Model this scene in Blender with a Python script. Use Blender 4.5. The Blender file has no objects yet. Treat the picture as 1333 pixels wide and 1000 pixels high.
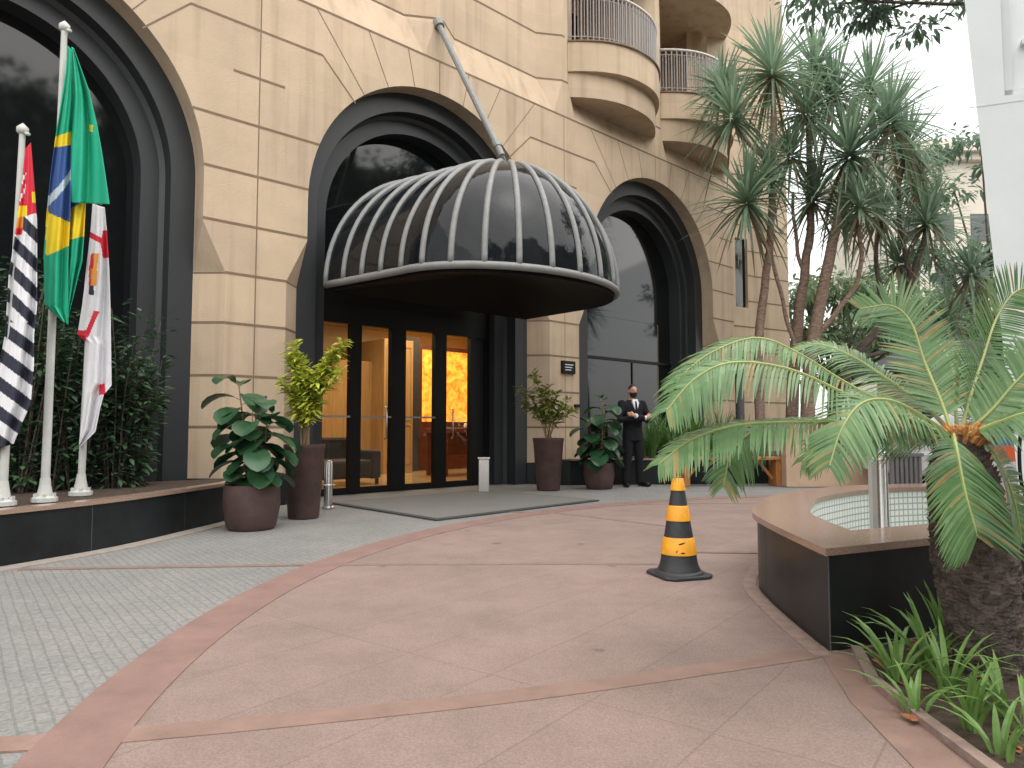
import bpy, bmesh, math, random
from mathutils import Vector, Matrix, noise as mnoise
R = math.radians
sc = bpy.context.scene
COL = sc.collection
rnd = random.Random(7)

# ------------------------------------------------------------------ camera
F, YH, CH = 930.0, 557.0, 1.03
PITCH = math.atan((YH - 500) / F)
cp, sp = math.cos(PITCH), math.sin(PITCH)
cam = bpy.data.cameras.new('camera')
cam.sensor_width = 36.0
cam.lens = 36.0 * F / 1333.0
cam.clip_end = 2000
cam.clip_start = 0.05
camo = bpy.data.objects.new('camera', cam)
camo.location = (0, 0, CH)
camo.rotation_euler = (math.pi / 2 + PITCH, 0, 0)
COL.objects.link(camo)
sc.camera = camo


def ray(x, y):
    xn, yn = (x - 666.5) / F, (500 - y) / F
    D = cp - yn * sp
    return xn / D, (sp + yn * cp) / D


def G(x, y, h=0.0):            # survey: photo position -> point at height h
    a, b = ray(x, y)
    Y = (h - CH) / b
    return Vector((a * Y, Y, h))


def D(x, y, Y):                # survey: photo position -> point at distance Y
    a, b = ray(x, y)
    return Vector((a * Y, Y, CH + b * Y))


# facade frame: t along the wall, e outward from the wall, h height
PHI = R(43.4)
dv = Vector((math.cos(PHI), math.sin(PHI), 0))
nv = Vector((math.sin(PHI), -math.cos(PHI), 0))
T0, E0 = 6.79, 9.15


def W(t, e, h):
    p = dv * (T0 + t) + nv * (e - E0)
    return Vector((p.x, p.y, h))


def wallpt(x, y, e):
    a, b = ray(x, y)
    Y = (e - E0) / (nv.x * a + nv.y)
    P = Vector((a * Y, Y, 0))
    return P.dot(dv) - T0, CH + b * Y


# ------------------------------------------------------------------ materials
def mat(name, base, rough=0.6, metal=0.0, var=0.12, scale=6.0, bump=0.0, bscale=60.0, spec=0.5, detail=5.0,
        var2=None, coat=0.0, emit=None, estr=0.0, trans=0.0, sss=0.0, stretch=None):
    m = bpy.data.materials.new(name)
    m.use_nodes = True
    nt = m.node_tree
    n, l = nt.nodes, nt.links
    b = n['Principled BSDF']
    b.inputs['Roughness'].default_value = rough
    b.inputs['Metallic'].default_value = metal
    b.inputs['Specular IOR Level'].default_value = spec
    if coat:
        b.inputs['Coat Weight'].default_value = coat
        b.inputs['Coat Roughness'].default_value = 0.08
    tc = n.new('ShaderNodeTexCoord')
    src = tc.outputs['Object']
    if stretch:
        mp = n.new('ShaderNodeMapping')
        mp.inputs['Scale'].default_value = stretch
        l.new(src, mp.inputs['Vector'])
        src = mp.outputs['Vector']
    if var > 0:
        nz = n.new('ShaderNodeTexNoise')
        nz.inputs['Scale'].default_value = scale
        nz.inputs['Detail'].default_value = detail
        nz.inputs['Roughness'].default_value = 0.65
        l.new(src, nz.inputs['Vector'])
        cr = n.new('ShaderNodeValToRGB')
        cr.color_ramp.elements[0].position = 0.3
        cr.color_ramp.elements[1].position = 0.72
        lo = var2 or [c * (1 - var) for c in base]
        hi = [min(1, c * (1 + var)) for c in base]
        cr.color_ramp.elements[0].color = (*lo, 1)
        cr.color_ramp.elements[1].color = (*hi, 1)
        l.new(nz.outputs['Fac'], cr.inputs['Fac'])
        l.new(cr.outputs['Color'], b.inputs['Base Color'])
    else:
        b.inputs['Base Color'].default_value = (*base, 1)
    if bump > 0:
        nb = n.new('ShaderNodeTexNoise')
        nb.inputs['Scale'].default_value = bscale
        nb.inputs['Detail'].default_value = 4
        l.new(src, nb.inputs['Vector'])
        bp = n.new('ShaderNodeBump')
        bp.inputs['Strength'].default_value = bump
        bp.inputs['Distance'].default_value = 0.02
        l.new(nb.outputs['Fac'], bp.inputs['Height'])
        l.new(bp.outputs['Normal'], b.inputs['Normal'])
    if emit:
        b.inputs['Emission Color'].default_value = (*emit, 1)
        b.inputs['Emission Strength'].default_value = estr
    if trans:
        b.inputs['Transmission Weight'].default_value = trans
    return m


def leafmat(name, c1, c2, rough=0.45, scale=3.0, translucent=0.25):
    m = mat(name, c1, rough, var=0.2, scale=scale, var2=c2, spec=0.4)
    nt = m.node_tree
    n, l = nt.nodes, nt.links
    b = n['Principled BSDF']
    out = n['Material Output']
    tr = n.new('ShaderNodeBsdfTranslucent')
    src = b.inputs['Base Color'].links[0].from_socket
    l.new(src, tr.inputs['Color'])
    mx = n.new('ShaderNodeMixShader')
    mx.inputs['Fac'].default_value = translucent
    l.new(b.outputs[0], mx.inputs[1])
    l.new(tr.outputs[0], mx.inputs[2])
    l.new(mx.outputs[0], out.inputs['Surface'])
    return m


def glassmat(name, tint, rough=0.02, clear=0.75):
    """thin window glass: see-through with a reflection"""
    m = bpy.data.materials.new(name)
    m.use_nodes = True
    nt = m.node_tree
    n, l = nt.nodes, nt.links
    n.remove(n['Principled BSDF'])
    out = n['Material Output']
    t = n.new('ShaderNodeBsdfTransparent')
    t.inputs['Color'].default_value = (*tint, 1)
    g = n.new('ShaderNodeBsdfGlossy')
    g.inputs['Roughness'].default_value = rough
    g.inputs['Color'].default_value = (.9, .9, .9, 1)
    fr = n.new('ShaderNodeFresnel')
    fr.inputs['IOR'].default_value = 1.5
    nz = n.new('ShaderNodeTexNoise')
    nz.inputs['Scale'].default_value = 1.3
    tc = n.new('ShaderNodeTexCoord')
    l.new(tc.outputs['Object'], nz.inputs['Vector'])
    bp = n.new('ShaderNodeBump')
    bp.inputs['Strength'].default_value = 0.05
    l.new(nz.outputs['Fac'], bp.inputs['Height'])
    l.new(bp.outputs['Normal'], g.inputs['Normal'])
    mx = n.new('ShaderNodeMixShader')
    l.new(fr.outputs[0], mx.inputs['Fac'])
    l.new(t.outputs[0], mx.inputs[1])
    l.new(g.outputs[0], mx.inputs[2])
    l.new(mx.outputs[0], out.inputs['Surface'])
    return m


MT = {}
def stuccomat():
    m = mat('sand_stucco', (.545, .425, .305), .85, var=.09, scale=1.3, bump=.35, bscale=70, spec=.2)
    n, l = m.node_tree.nodes, m.node_tree.links
    b = n['Principled BSDF']
    base = b.inputs['Base Color'].links[0].from_socket
    tc = n.new('ShaderNodeTexCoord')
    mp = n.new('ShaderNodeMapping')
    mp.inputs['Rotation'].default_value = (0, 0, -PHI)
    l.new(tc.outputs['Object'], mp.inputs['Vector'])
    sx = n.new('ShaderNodeSeparateXYZ')
    l.new(mp.outputs[0], sx.inputs[0])
    ad = n.new('ShaderNodeMath')
    ad.operation = 'ADD'
    ad.inputs[1].default_value = 60.5 - .0
    l.new(sx.outputs['X'], ad.inputs[0])
    ad2 = n.new('ShaderNodeMath')
    ad2.operation = 'ADD'
    ad2.inputs[1].default_value = .667 * 12 - .373
    l.new(sx.outputs['Z'], ad2.inputs[0])
    cb = n.new('ShaderNodeCombineXYZ')
    l.new(ad.outputs[0], cb.inputs['X'])
    l.new(ad2.outputs[0], cb.inputs['Y'])
    br = n.new('ShaderNodeTexBrick')
    br.offset = 0
    br.inputs['Color1'].default_value = (.90, .90, .91, 1)
    br.inputs['Color2'].default_value = (1.05, 1.04, 1.03, 1)
    br.inputs['Mortar'].default_value = (1, 1, 1, 1)
    br.inputs['Mortar Size'].default_value = 0
    br.inputs['Scale'].default_value = 1
    br.inputs['Brick Width'].default_value = 3.025
    br.inputs['Row Height'].default_value = .667
    l.new(cb.outputs[0], br.inputs['Vector'])
    # rain streaks
    mp2 = n.new('ShaderNodeMapping')
    mp2.inputs['Scale'].default_value = (5, 5, .22)
    l.new(tc.outputs['Object'], mp2.inputs['Vector'])
    nz = n.new('ShaderNodeTexNoise')
    nz.inputs['Scale'].default_value = 1.0
    nz.inputs['Detail'].default_value = 6
    l.new(mp2.outputs[0], nz.inputs['Vector'])
    cr = n.new('ShaderNodeValToRGB')
    cr.color_ramp.elements[0].position, cr.color_ramp.elements[0].color = .28, (.80, .79, .77, 1)
    cr.color_ramp.elements[1].position, cr.color_ramp.elements[1].color = .52, (1, 1, 1, 1)
    l.new(nz.outputs['Fac'], cr.inputs['Fac'])
    for src in (br.outputs['Color'], cr.outputs['Color']):
        mu = n.new('ShaderNodeMix')
        mu.data_type, mu.blend_type = 'RGBA', 'MULTIPLY'
        mu.inputs['Factor'].default_value = 1
        l.new(base, mu.inputs['A'])
        l.new(src, mu.inputs['B'])
        base = mu.outputs['Result']
    l.new(base, b.inputs['Base Color'])
    return m


MT['stucco'] = stuccomat()
MT['kerbpink'] = mat('pinkish_kerb', (.27, .195, .165), .85, var=.25, scale=14, bump=.3, bscale=60)
MT['joint'] = mat('brown_joint_shade', (.20, .135, .085), .9, var=.15, scale=9)  # brown stands in for the shade inside the wall grooves
MT['granite'] = mat('charcoal_granite', (.031, .034, .037), .42, var=.35, scale=120, spec=.45, bump=.03, bscale=200)
MT['blackstone'] = mat('black_polished_stone', (.014, .018, .019), .36, var=.45, scale=2.5, spec=.25, var2=(.007, .008, .008))
MT['slabjoint'] = mat('grey_slab_joint', (.06, .062, .062), .7, var=.1, scale=9)
MT['coping'] = mat('brown_granite_coping', (.31, .215, .165), .22, var=.35, scale=140, spec=.5)
MT['darkglass'] = mat('dark_tinted_glass', (.008, .009, .010), .05, var=.1, scale=1.2, spec=.5, bump=.012, bscale=1.1)
MT['blackframe'] = mat('black_door_frame', (.006, .006, .006), .45, var=.2, scale=8, spec=.25)
MT['clear'] = glassmat('clear_door_glass', (.86, .84, .80))
MT['canopyglass'] = mat('black_canopy_panel', (.010, .012, .014), .06, var=.3, scale=5, spec=.24, bump=.5, bscale=2.2)
MT['rib'] = mat('grey_painted_metal', (.215, .22, .218), .5, var=.14, scale=12, bump=.06, bscale=60)
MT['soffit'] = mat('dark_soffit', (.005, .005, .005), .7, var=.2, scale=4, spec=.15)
MT['steel'] = mat('brushed_steel', (.55, .54, .52), .25, metal=.9, var=.1, scale=20)
MT['pole'] = mat('white_painted_pole', (.50, .51, .48), .45, var=.12, scale=7)
MT['rail'] = mat('grey_balcony_rail', (.27, .25, .24), .5, var=.1, scale=10)
MT['railtop'] = mat('pale_handrail', (.52, .50, .47), .4, var=.1, scale=10)
MT['pot'] = mat('maroon_resin_pot', (.078, .046, .041), .55, var=.25, scale=5, bump=.08, bscale=30, spec=.3, var2=(.05, .033, .03))
MT['soil'] = mat('dark_soil', (.06, .040, .027), .95, var=.45, scale=24, bump=.8, bscale=45)
MT['bark'] = mat('pinkish_bark', (.29, .20, .15), .9, var=.4, scale=9, bump=.8, bscale=28, var2=(.13, .092, .073), stretch=(1, 1, 2.5))
MT['barkdark'] = mat('dark_bark', (.11, .086, .07), .9, var=.4, scale=9, bump=.8, bscale=25)
MT['cycadbark'] = mat('shaggy_cycad_bark', (.095, .074, .060), .95, var=.5, scale=13, bump=1.0, bscale=35, var2=(.035, .028, .023), stretch=(1, 1, 2.2))
MT['cycadcone'] = mat('orange_crown_fuzz', (.50, .235, .075), .9, var=.4, scale=30, bump=.6, bscale=60)
MT['frond'] = leafmat('cycad_frond_green', (.125, .235, .085), (.07, .15, .06), .38, 5)
MT['frondold'] = leafmat('yellowed_frond', (.33, .28, .10), (.20, .16, .07), .5, 5)
MT['frondlight'] = leafmat('pale_frond_green', (.19, .30, .13), (.12, .21, .09), .34, 5)
MT['rachis'] = mat('yellow_green_rachis', (.30, .35, .12), .5, var=.15, scale=9)
MT['strap'] = leafmat('screw_pine_green', (.26, .36, .24), (.14, .22, .15), .42, 1.1, .45)
MT['oldstrap'] = leafmat('dry_strap_brown', (.24, .18, .10), (.13, .10, .06), .6, 1.1, .3)
MT['fiddle'] = leafmat('fiddle_leaf_green', (.038, .10, .042), (.018, .055, .026), .28, 6, .12)
MT['croton'] = leafmat('yellow_green_leaf', (.58, .60, .09), (.30, .37, .05), .45, 5, .3)
MT['dracaena'] = leafmat('olive_green_leaf', (.27, .30, .07), (.12, .17, .04), .45, 4, .25)
MT['stem'] = mat('tan_stem', (.22, .155, .08), .8, var=.2, scale=9)
MT['shrub'] = leafmat('dark_shrub_green', (.075, .145, .065), (.025, .06, .033), .5, 3, .15)
MT['grassleaf'] = leafmat('strap_grass_green', (.12, .24, .06), (.05, .12, .03), .45, 3, .25)
MT['lily'] = leafmat('lily_leaf_green', (.20, .33, .09), (.10, .20, .05), .35, 4, .25)
MT['treeleaf'] = leafmat('tree_leaf_green', (.085, .15, .06), (.035, .075, .035), .5, .8, .3)
MT['paleleaf'] = leafmat('pale_tree_leaf', (.19, .26, .14), (.10, .16, .08), .55, .6, .35)
MT['bluegreen'] = leafmat('blue_green_leaf', (.14, .215, .14), (.075, .13, .09), .5, .8, .45)
MT['wood'] = mat('orange_timber', (.40, .165, .045), .5, var=.25, scale=9, stretch=(6, 6, 1))
MT['mat'] = mat('grey_doormat', (.175, .175, .165), .95, var=.14, scale=60, bump=.5, bscale=260)
MT['matedge'] = mat('dark_mat_edge', (.055, .055, .055), .8, var=.1, scale=20)
MT['coneblack'] = mat('black_rubber', (.030, .032, .034), .55, var=.25, scale=16)
MT['coneyellow'] = mat('amber_reflective_band', (.82, .37, .014), .5, var=.09, scale=9, var2=(.60, .26, .02))
MT['suit'] = mat('black_suit_cloth', (.012, .012, .015), .85, var=.2, scale=30, spec=.2)
MT['skin'] = mat('warm_skin', (.50, .27, .185), .55, var=.06, scale=20)
MT['hair'] = mat('dark_hair', (.015, .012, .010), .7, var=.2, scale=40)
MT['shirt'] = mat('white_shirt', (.70, .71, .74), .8, var=.04, scale=20)
MT['mask'] = mat('black_mask', (.008, .008, .009), .8, var=.1, scale=20)
MT['white'] = mat('white_render', (.66, .70, .70), .65, var=.05, scale=1.4, bump=.05, bscale=50)
MT['whitetrim'] = mat('white_trim', (.60, .63, .63), .5, var=.05, scale=3)
MT['whiteglass'] = mat('pale_window_pane', (.70, .74, .75), .15, var=.04, scale=2)
MT['frost'] = glassmat('greenish_edge_glass', (.72, .80, .78), .1)
MT['cream'] = mat('cream_lobby_wall', (.62, .46, .27), .6, var=.06, scale=1.2)
MT['lobbywood'] = mat('lobby_wood_panel', (.42, .27, .12), .4, var=.2, scale=3, stretch=(5, 5, .6))
MT['lobbyfloor'] = mat('lobby_marble', (.50, .37, .22), .15, var=.12, scale=2)
MT['lobbyceil'] = mat('lobby_ceiling', (.62, .50, .33), .8, var=.03, scale=1)
MT['redwood'] = mat('dark_red_wood', (.11, .032, .020), .3, var=.3, scale=6)
MT['darkcloth'] = mat('charcoal_upholstery', (.035, .035, .037), .8, var=.2, scale=20)
MT['lamp'] = mat('warm_lamp', (1, .9, .7), .5, var=0, emit=(1, .82, .55), estr=14)
MT['roof'] = mat('grey_roof_tiles', (.085, .085, .09), .8, var=.3, scale=14, bump=.4, bscale=30)
MT['farcream'] = mat('far_cream_wall', (.62, .57, .48), .9, var=.06, scale=.4)
MT['concrete'] = mat('stained_concrete', (.09, .088, .084), .9, var=.3, scale=.5)
MT['farwindow'] = mat('far_window_dark', (.05, .055, .06), .2, var=.1, scale=1)
MT['silver'] = mat('silver_paint', (.50, .51, .52), .3, metal=.3, var=.04, scale=3, coat=.6)
MT['tyre'] = mat('tyre_rubber', (.02, .02, .02), .8, var=.2, scale=20)
MT['orange'] = mat('orange_panel', (.72, .12, .03), .5, var=.08, scale=6)
MT['blue'] = mat('blue_panel', (.05, .16, .36), .5, var=.08, scale=6)
MT['teal'] = mat('teal_panel', (.03, .19, .24), .5, var=.1, scale=6)
MT['beigewall'] = mat('beige_low_wall', (.52, .36, .25), .85, var=.1, scale=3, bump=.2, bscale=40)
MT['kerb'] = mat('grey_pink_kerb', (.30, .265, .235), .85, var=.2, scale=14, bump=.3, bscale=60)
MT['leafdry'] = mat('dry_brown_leaf', (.28, .10, .045), .8, var=.3, scale=20)


def onyxmat():
    m = bpy.data.materials.new('backlit_onyx')
    m.use_nodes = True
    n, l = m.node_tree.nodes, m.node_tree.links
    b = n['Principled BSDF']
    tc = n.new('ShaderNodeTexCoord')
    nz = n.new('ShaderNodeTexNoise')
    nz.inputs['Scale'].default_value = 5
    nz.inputs['Detail'].default_value = 8
    nz.inputs['Distortion'].default_value = 1.2
    l.new(tc.outputs['Object'], nz.inputs['Vector'])
    cr = n.new('ShaderNodeValToRGB')
    e = cr.color_ramp.elements
    e[0].position, e[0].color = .30, (.50, .13, .008, 1)
    e[1].position, e[1].color = .68, (1.0, .50, .06, 1)
    l.new(nz.outputs['Fac'], cr.inputs['Fac'])
    l.new(cr.outputs['Color'], b.inputs['Base Color'])
    l.new(cr.outputs['Color'], b.inputs['Emission Color'])
    b.inputs['Emission Strength'].default_value = 0.42
    return m


MT['onyx'] = onyxmat()


def mosaicmat():
    m = bpy.data.materials.new('pale_green_mosaic')
    m.use_nodes = True
    n, l = m.node_tree.nodes, m.node_tree.links
    b = n['Principled BSDF']
    b.inputs['Roughness'].default_value = .25
    uv = n.new('ShaderNodeUVMap')
    br = n.new('ShaderNodeTexBrick')
    br.offset = 0
    br.inputs['Color1'].default_value = (.74, .79, .75, 1)
    br.inputs['Color2'].default_value = (.80, .83, .80, 1)
    br.inputs['Mortar'].default_value = (.36, .40, .38, 1)
    br.inputs['Scale'].default_value = 1
    br.inputs['Brick Width'].default_value = .055
    br.inputs['Row Height'].default_value = .055
    br.inputs['Mortar Size'].default_value = .006
    l.new(uv.outputs[0], br.inputs['Vector'])
    l.new(br.outputs['Color'], b.inputs['Base Color'])
    return m


MT['mosaic'] = mosaicmat()


def pavemat(name, c1, c2, mortar, bw, rh, ang, msize, scalevar, rough=.85, offset=0., bumpd=.3, spk=.25, speck=90):
    m = bpy.data.materials.new(name)
    m.use_nodes = True
    n, l = m.node_tree.nodes, m.node_tree.links
    b = n['Principled BSDF']
    b.inputs['Roughness'].default_value = rough
    b.inputs['Specular IOR Level'].default_value = .3
    tc = n.new('ShaderNodeTexCoord')
    mp = n.new('ShaderNodeMapping')
    mp.inputs['Rotation'].default_value = (0, 0, ang)
    l.new(tc.outputs['Object'], mp.inputs['Vector'])
    nz0 = n.new('ShaderNodeTexNoise')
    nz0.inputs['Scale'].default_value = 3
    l.new(mp.outputs[0], nz0.inputs['Vector'])
    vm = n.new('ShaderNodeVectorMath')
    vm.operation = 'MULTIPLY_ADD'
    vm.inputs[1].default_value = (.015, .015, 0)
    l.new(nz0.outputs['Color'], vm.inputs[0])
    l.new(mp.outputs[0], vm.inputs[2])
    br = n.new('ShaderNodeTexBrick')
    br.offset = offset
    br.inputs['Color1'].default_value = (*c1, 1)
    br.inputs['Color2'].default_value = (*c2, 1)
    br.inputs['Mortar'].default_value = (*mortar, 1)
    br.inputs['Scale'].default_value = 1
    br.inputs['Brick Width'].default_value = bw
    br.inputs['Row Height'].default_value = rh
    br.inputs['Mortar Size'].default_value = msize
    br.inputs['Mortar Smooth'].default_value = .3
    l.new(vm.outputs[0], br.inputs['Vector'])
    # worn patches
    nz = n.new('ShaderNodeTexNoise')
    nz.inputs['Scale'].default_value = scalevar
    nz.inputs['Detail'].default_value = 7
    nz.inputs['Roughness'].default_value = .7
    l.new(tc.outputs['Object'], nz.inputs['Vector'])
    cr = n.new('ShaderNodeValToRGB')
    cr.color_ramp.elements[0].position, cr.color_ramp.elements[0].color = .25, (.72, .73, .755, 1)
    cr.color_ramp.elements[1].position, cr.color_ramp.elements[1].color = .7, (1.13, 1.08, 1.04, 1)
    l.new(nz.outputs['Fac'], cr.inputs['Fac'])
    mu = n.new('ShaderNodeMix')
    mu.data_type, mu.blend_type = 'RGBA', 'MULTIPLY'
    mu.inputs['Factor'].default_value = .8
    l.new(br.outputs['Color'], mu.inputs['A'])
    l.new(cr.outputs['Color'], mu.inputs['B'])
    # dark spots and drips
    if offset == 0:
        vo = n.new('ShaderNodeTexVoronoi')
        vo.inputs['Scale'].default_value = 1.7
        nzv = n.new('ShaderNodeTexNoise')
        nzv.inputs['Scale'].default_value = 14
        l.new(tc.outputs['Object'], nzv.inputs['Vector'])
        vm2 = n.new('ShaderNodeVectorMath')
        vm2.operation = 'MULTIPLY_ADD'
        vm2.inputs[1].default_value = (.09, .09, 0)
        l.new(nzv.outputs['Color'], vm2.inputs[0])
        l.new(tc.outputs['Object'], vm2.inputs[2])
        l.new(vm2.outputs[0], vo.inputs['Vector'])
        crv = n.new('ShaderNodeValToRGB')
        crv.color_ramp.elements[0].position, crv.color_ramp.elements[0].color = .045, (.72, .68, .65, 1)
        crv.color_ramp.elements[1].position, crv.color_ramp.elements[1].color = .075, (1, 1, 1, 1)
        l.new(vo.outputs['Distance'], crv.inputs['Fac'])
        nzd = n.new('ShaderNodeTexNoise')
        nzd.inputs['Scale'].default_value = 2.2
        nzd.inputs['Detail'].default_value = 9
        nzd.inputs['Roughness'].default_value = .75
        l.new(tc.outputs['Object'], nzd.inputs['Vector'])
        crd = n.new('ShaderNodeValToRGB')
        crd.color_ramp.elements[0].position, crd.color_ramp.elements[0].color = .30, (.885, .875, .865, 1)
        crd.color_ramp.elements[1].position, crd.color_ramp.elements[1].color = .56, (1, 1, 1, 1)
        l.new(nzd.outputs['Fac'], crd.inputs['Fac'])
        for sck in (crv.outputs['Color'], crd.outputs['Color']):
            mx_ = n.new('ShaderNodeMix')
            mx_.data_type, mx_.blend_type = 'RGBA', 'MULTIPLY'
            mx_.inputs['Factor'].default_value = 1
            l.new(mu.outputs['Result'], mx_.inputs['A'])
            l.new(sck, mx_.inputs['B'])
            mu = mx_
    # speckle of aggregate
    sp_ = n.new('ShaderNodeTexNoise')
    sp_.inputs['Scale'].default_value = speck
    sp_.inputs['Detail'].default_value = 3
    l.new(tc.outputs['Object'], sp_.inputs['Vector'])
    cr2 = n.new('ShaderNodeValToRGB')
    cr2.color_ramp.elements[0].position, cr2.color_ramp.elements[0].color = .32, (1 - spk * 1.6, 1 - spk * 1.6, 1 - spk * 1.6, 1)
    cr2.color_ramp.elements[1].position, cr2.color_ramp.elements[1].color = .68, (1 + spk, 1 + spk, 1 + spk, 1)
    l.new(sp_.outputs['Fac'], cr2.inputs['Fac'])
    mu2 = n.new('ShaderNodeMix')
    mu2.data_type, mu2.blend_type = 'RGBA', 'MULTIPLY'
    mu2.inputs['Factor'].default_value = 1
    l.new(mu.outputs['Result'], mu2.inputs['A'])
    l.new(cr2.outputs['Color'], mu2.inputs['B'])
    l.new(mu2.outputs['Result'], b.inputs['Base Color'])
    bp = n.new('ShaderNodeBump')
    bp.inputs['Strength'].default_value = bumpd
    bp.inputs['Distance'].default_value = .01
    ad = n.new('ShaderNodeMath')
    ad.operation = 'MULTIPLY_ADD'
    ad.inputs[1].default_value = .6
    l.new(sp_.outputs['Fac'], ad.inputs[0])
    inv = n.new('ShaderNodeMath')
    inv.operation = 'SUBTRACT'
    inv.inputs[0].default_value = 1
    l.new(br.outputs['Fac'], inv.inputs[1])
    l.new(inv.outputs[0], ad.inputs[2])
    l.new(ad.outputs[0], bp.inputs['Height'])
    l.new(bp.outputs['Normal'], b.inputs['Normal'])
    return m


MT['cobble'] = pavemat('grey_cobble_paving', (.242, .243, .238), (.226, .227, .223), (.193, .191, .185), .105, .055, R(52), .005, .9, offset=.5, spk=.12, speck=60, bumpd=.5)
MT['pink'] = pavemat('pink_aggregate_slabs', (.272, .204, .181), (.262, .197, .175), (.218, .163, .144), 2.4, .48, R(-53), .0045, .55, spk=.13, speck=120, bumpd=.2)
MT['redband'] = mat('red_paving_band', (.225, .138, .118), .85, var=.16, scale=4, bump=.25, bscale=110)
MT['redband2'] = mat('orange_red_paving_band', (.245, .158, .128), .85, var=.2, scale=4, bump=.25, bscale=110)
MT['asphalt'] = mat('grey_asphalt', (.16, .155, .15), .9, var=.2, scale=6, bump=.3, bscale=90)
MT['jointline'] = mat('dark_paving_line', (.205, .145, .125), .9, var=.2, scale=9)
FLAG = {k: mat('flag_' + k, c, .75, var=.05, scale=12, bump=.05, bscale=40) for k, c in dict(
    green=(.008, .37, .215), yellow=(.82, .62, .02), blue=(.04, .10, .30), white=(.74, .74, .77), red=(.62, .02, .045),
    black=(.022, .025, .045), orange=(.72, .30, .05), paleblue=(.50, .60, .66)).items()}


# ------------------------------------------------------------------ mesh builder
class MB:
    def __init__(s):
        s.v, s.f, s.m, s.uv = [], [], [], {}

    def add(s, vs, fs, mi=0):
        o = len(s.v)
        s.v += [Vector(p) for p in vs]
        for f in fs:
            s.f.append([i + o for i in f])
            s.m.append(mi)
        return o

    def quad(s, a, b, c, d, mi=0):
        s.add([a, b, c, d], [[0, 1, 2, 3]], mi)

    def tri(s, a, b, c, mi=0):
        s.add([a, b, c], [[0, 1, 2]], mi)

    def box(s, o, ax, ay, az, mi=0):
        """corner o and three edge vectors"""
        o, ax, ay, az = map(Vector, (o, ax, ay, az))
        p = [o, o + ax, o + ax + ay, o + ay, o + az, o + ax + az, o + ax + ay + az, o + ay + az]
        s.add(p, [[3, 2, 1, 0], [4, 5, 6, 7], [0, 1, 5, 4], [1, 2, 6, 5], [2, 3, 7, 6], [3, 0, 4, 7]], mi)

    def wbox(s, t0, t1, e0, e1, h0, h1, mi=0):
        s.box(W(t0, e1, h0), dv * (t1 - t0), -nv * (e1 - e0), Vector((0, 0, h1 - h0)), mi)

    def prism(s, pts, z0, z1, mi=0, cap=True):
        n = len(pts)
        vs = [(p[0], p[1], z0) for p in pts] + [(p[0], p[1], z1) for p in pts]
        fs = [[i, (i + 1) % n, n + (i + 1) % n, n + i] for i in range(n)]
        if cap:
            fs += [list(range(n))[::-1], list(range(n, 2 * n))]
        s.add(vs, fs, mi)

    def tube(s, path, rad, k=8, mi=0, cap=True):
        path = [Vector(p) for p in path]
        if not hasattr(rad, '__len__'):
            rad = [rad] * len(path)
        rings = []
        up = None
        for i, p in enumerate(path):
            t = (path[min(i + 1, len(path) - 1)] - path[max(i - 1, 0)])
            if t.length < 1e-9:
                t = Vector((0, 0, 1))
            t.normalize()
            if up is None:
                up = t.orthogonal().normalized()
            up = (up - t * up.dot(t))
            if up.length < 1e-6:
                up = t.orthogonal()
            up.normalize()
            sd = t.cross(up)
            rings.append([p + (up * math.cos(2 * math.pi * j / k) + sd * math.sin(2 * math.pi * j / k)) * rad[i] for j in range(k)])
        vs = [q for r_ in rings for q in r_]
        fs = []
        for i in range(len(path) - 1):
            for j in range(k):
                fs.append([i * k + j, i * k + (j + 1) % k, (i + 1) * k + (j + 1) % k, (i + 1) * k + j])
        if cap:
            fs.append(list(range(k))[::-1])
            fs.append([(len(path) - 1) * k + j for j in range(k)])
        s.add(vs, fs, mi)

    def lathe(s, c, prof, k=28, mi=0, cap=True, sq=None):
        c = Vector(c)
        vs, fs = [], []
        for r_, z in prof:
            for j in range(k):
                a = 2 * math.pi * j / k
                vs.append(c + Vector((math.cos(a) * r_, math.sin(a) * r_, z)))
        for i in range(len(prof) - 1):
            for j in range(k):
                fs.append([i * k + j, i * k + (j + 1) % k, (i + 1) * k + (j + 1) % k, (i + 1) * k + j])
        if cap:
            fs.append(list(range(k))[::-1])
            fs.append([(len(prof) - 1) * k + j for j in range(k)])
        s.add(vs, fs, mi)

    def ell(s, c, r, rot=None, k=14, mi=0):
        c = Vector(c)
        vs, fs = [], []
        rings = k // 2
        for i in range(rings + 1):
            th = math.pi * i / rings
            for j in range(k):
                a = 2 * math.pi * j / k
                q = Vector((r[0] * math.sin(th) * math.cos(a), r[1] * math.sin(th) * math.sin(a), r[2] * math.cos(th)))
                if rot:
                    q = rot @ q
                vs.append(c + q)
        for i in range(rings):
            for j in range(k):
                fs.append([i * k + j, (i + 1) * k + j, (i + 1) * k + (j + 1) % k, i * k + (j + 1) % k])
        s.add(vs, fs, mi)

    def ribbon(s, path, widths, side, mi=0, fold=0.0):
        """flat leaf strip along a path; side: vector or list"""
        n = len(path)
        vs = []
        for i, p in enumerate(path):
            sd = side[i] if isinstance(side, list) else side
            if fold:
                t = (path[min(i + 1, n - 1)] - path[max(i - 1, 0)]).normalized()
                nn = sd.cross(t).normalized()
                vs += [p - sd * widths[i] + nn * widths[i] * fold, p, p + sd * widths[i] + nn * widths[i] * fold]
            else:
                vs += [p - sd * widths[i], p + sd * widths[i]]
        fs = []
        if fold:
            for i in range(n - 1):
                fs += [[3 * i, 3 * i + 1, 3 * i + 4, 3 * i + 3], [3 * i + 1, 3 * i + 2, 3 * i + 5, 3 * i + 4]]
        else:
            fs = [[2 * i, 2 * i + 1, 2 * i + 3, 2 * i + 2] for i in range(n - 1)]
        s.add(vs, fs, mi)

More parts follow.
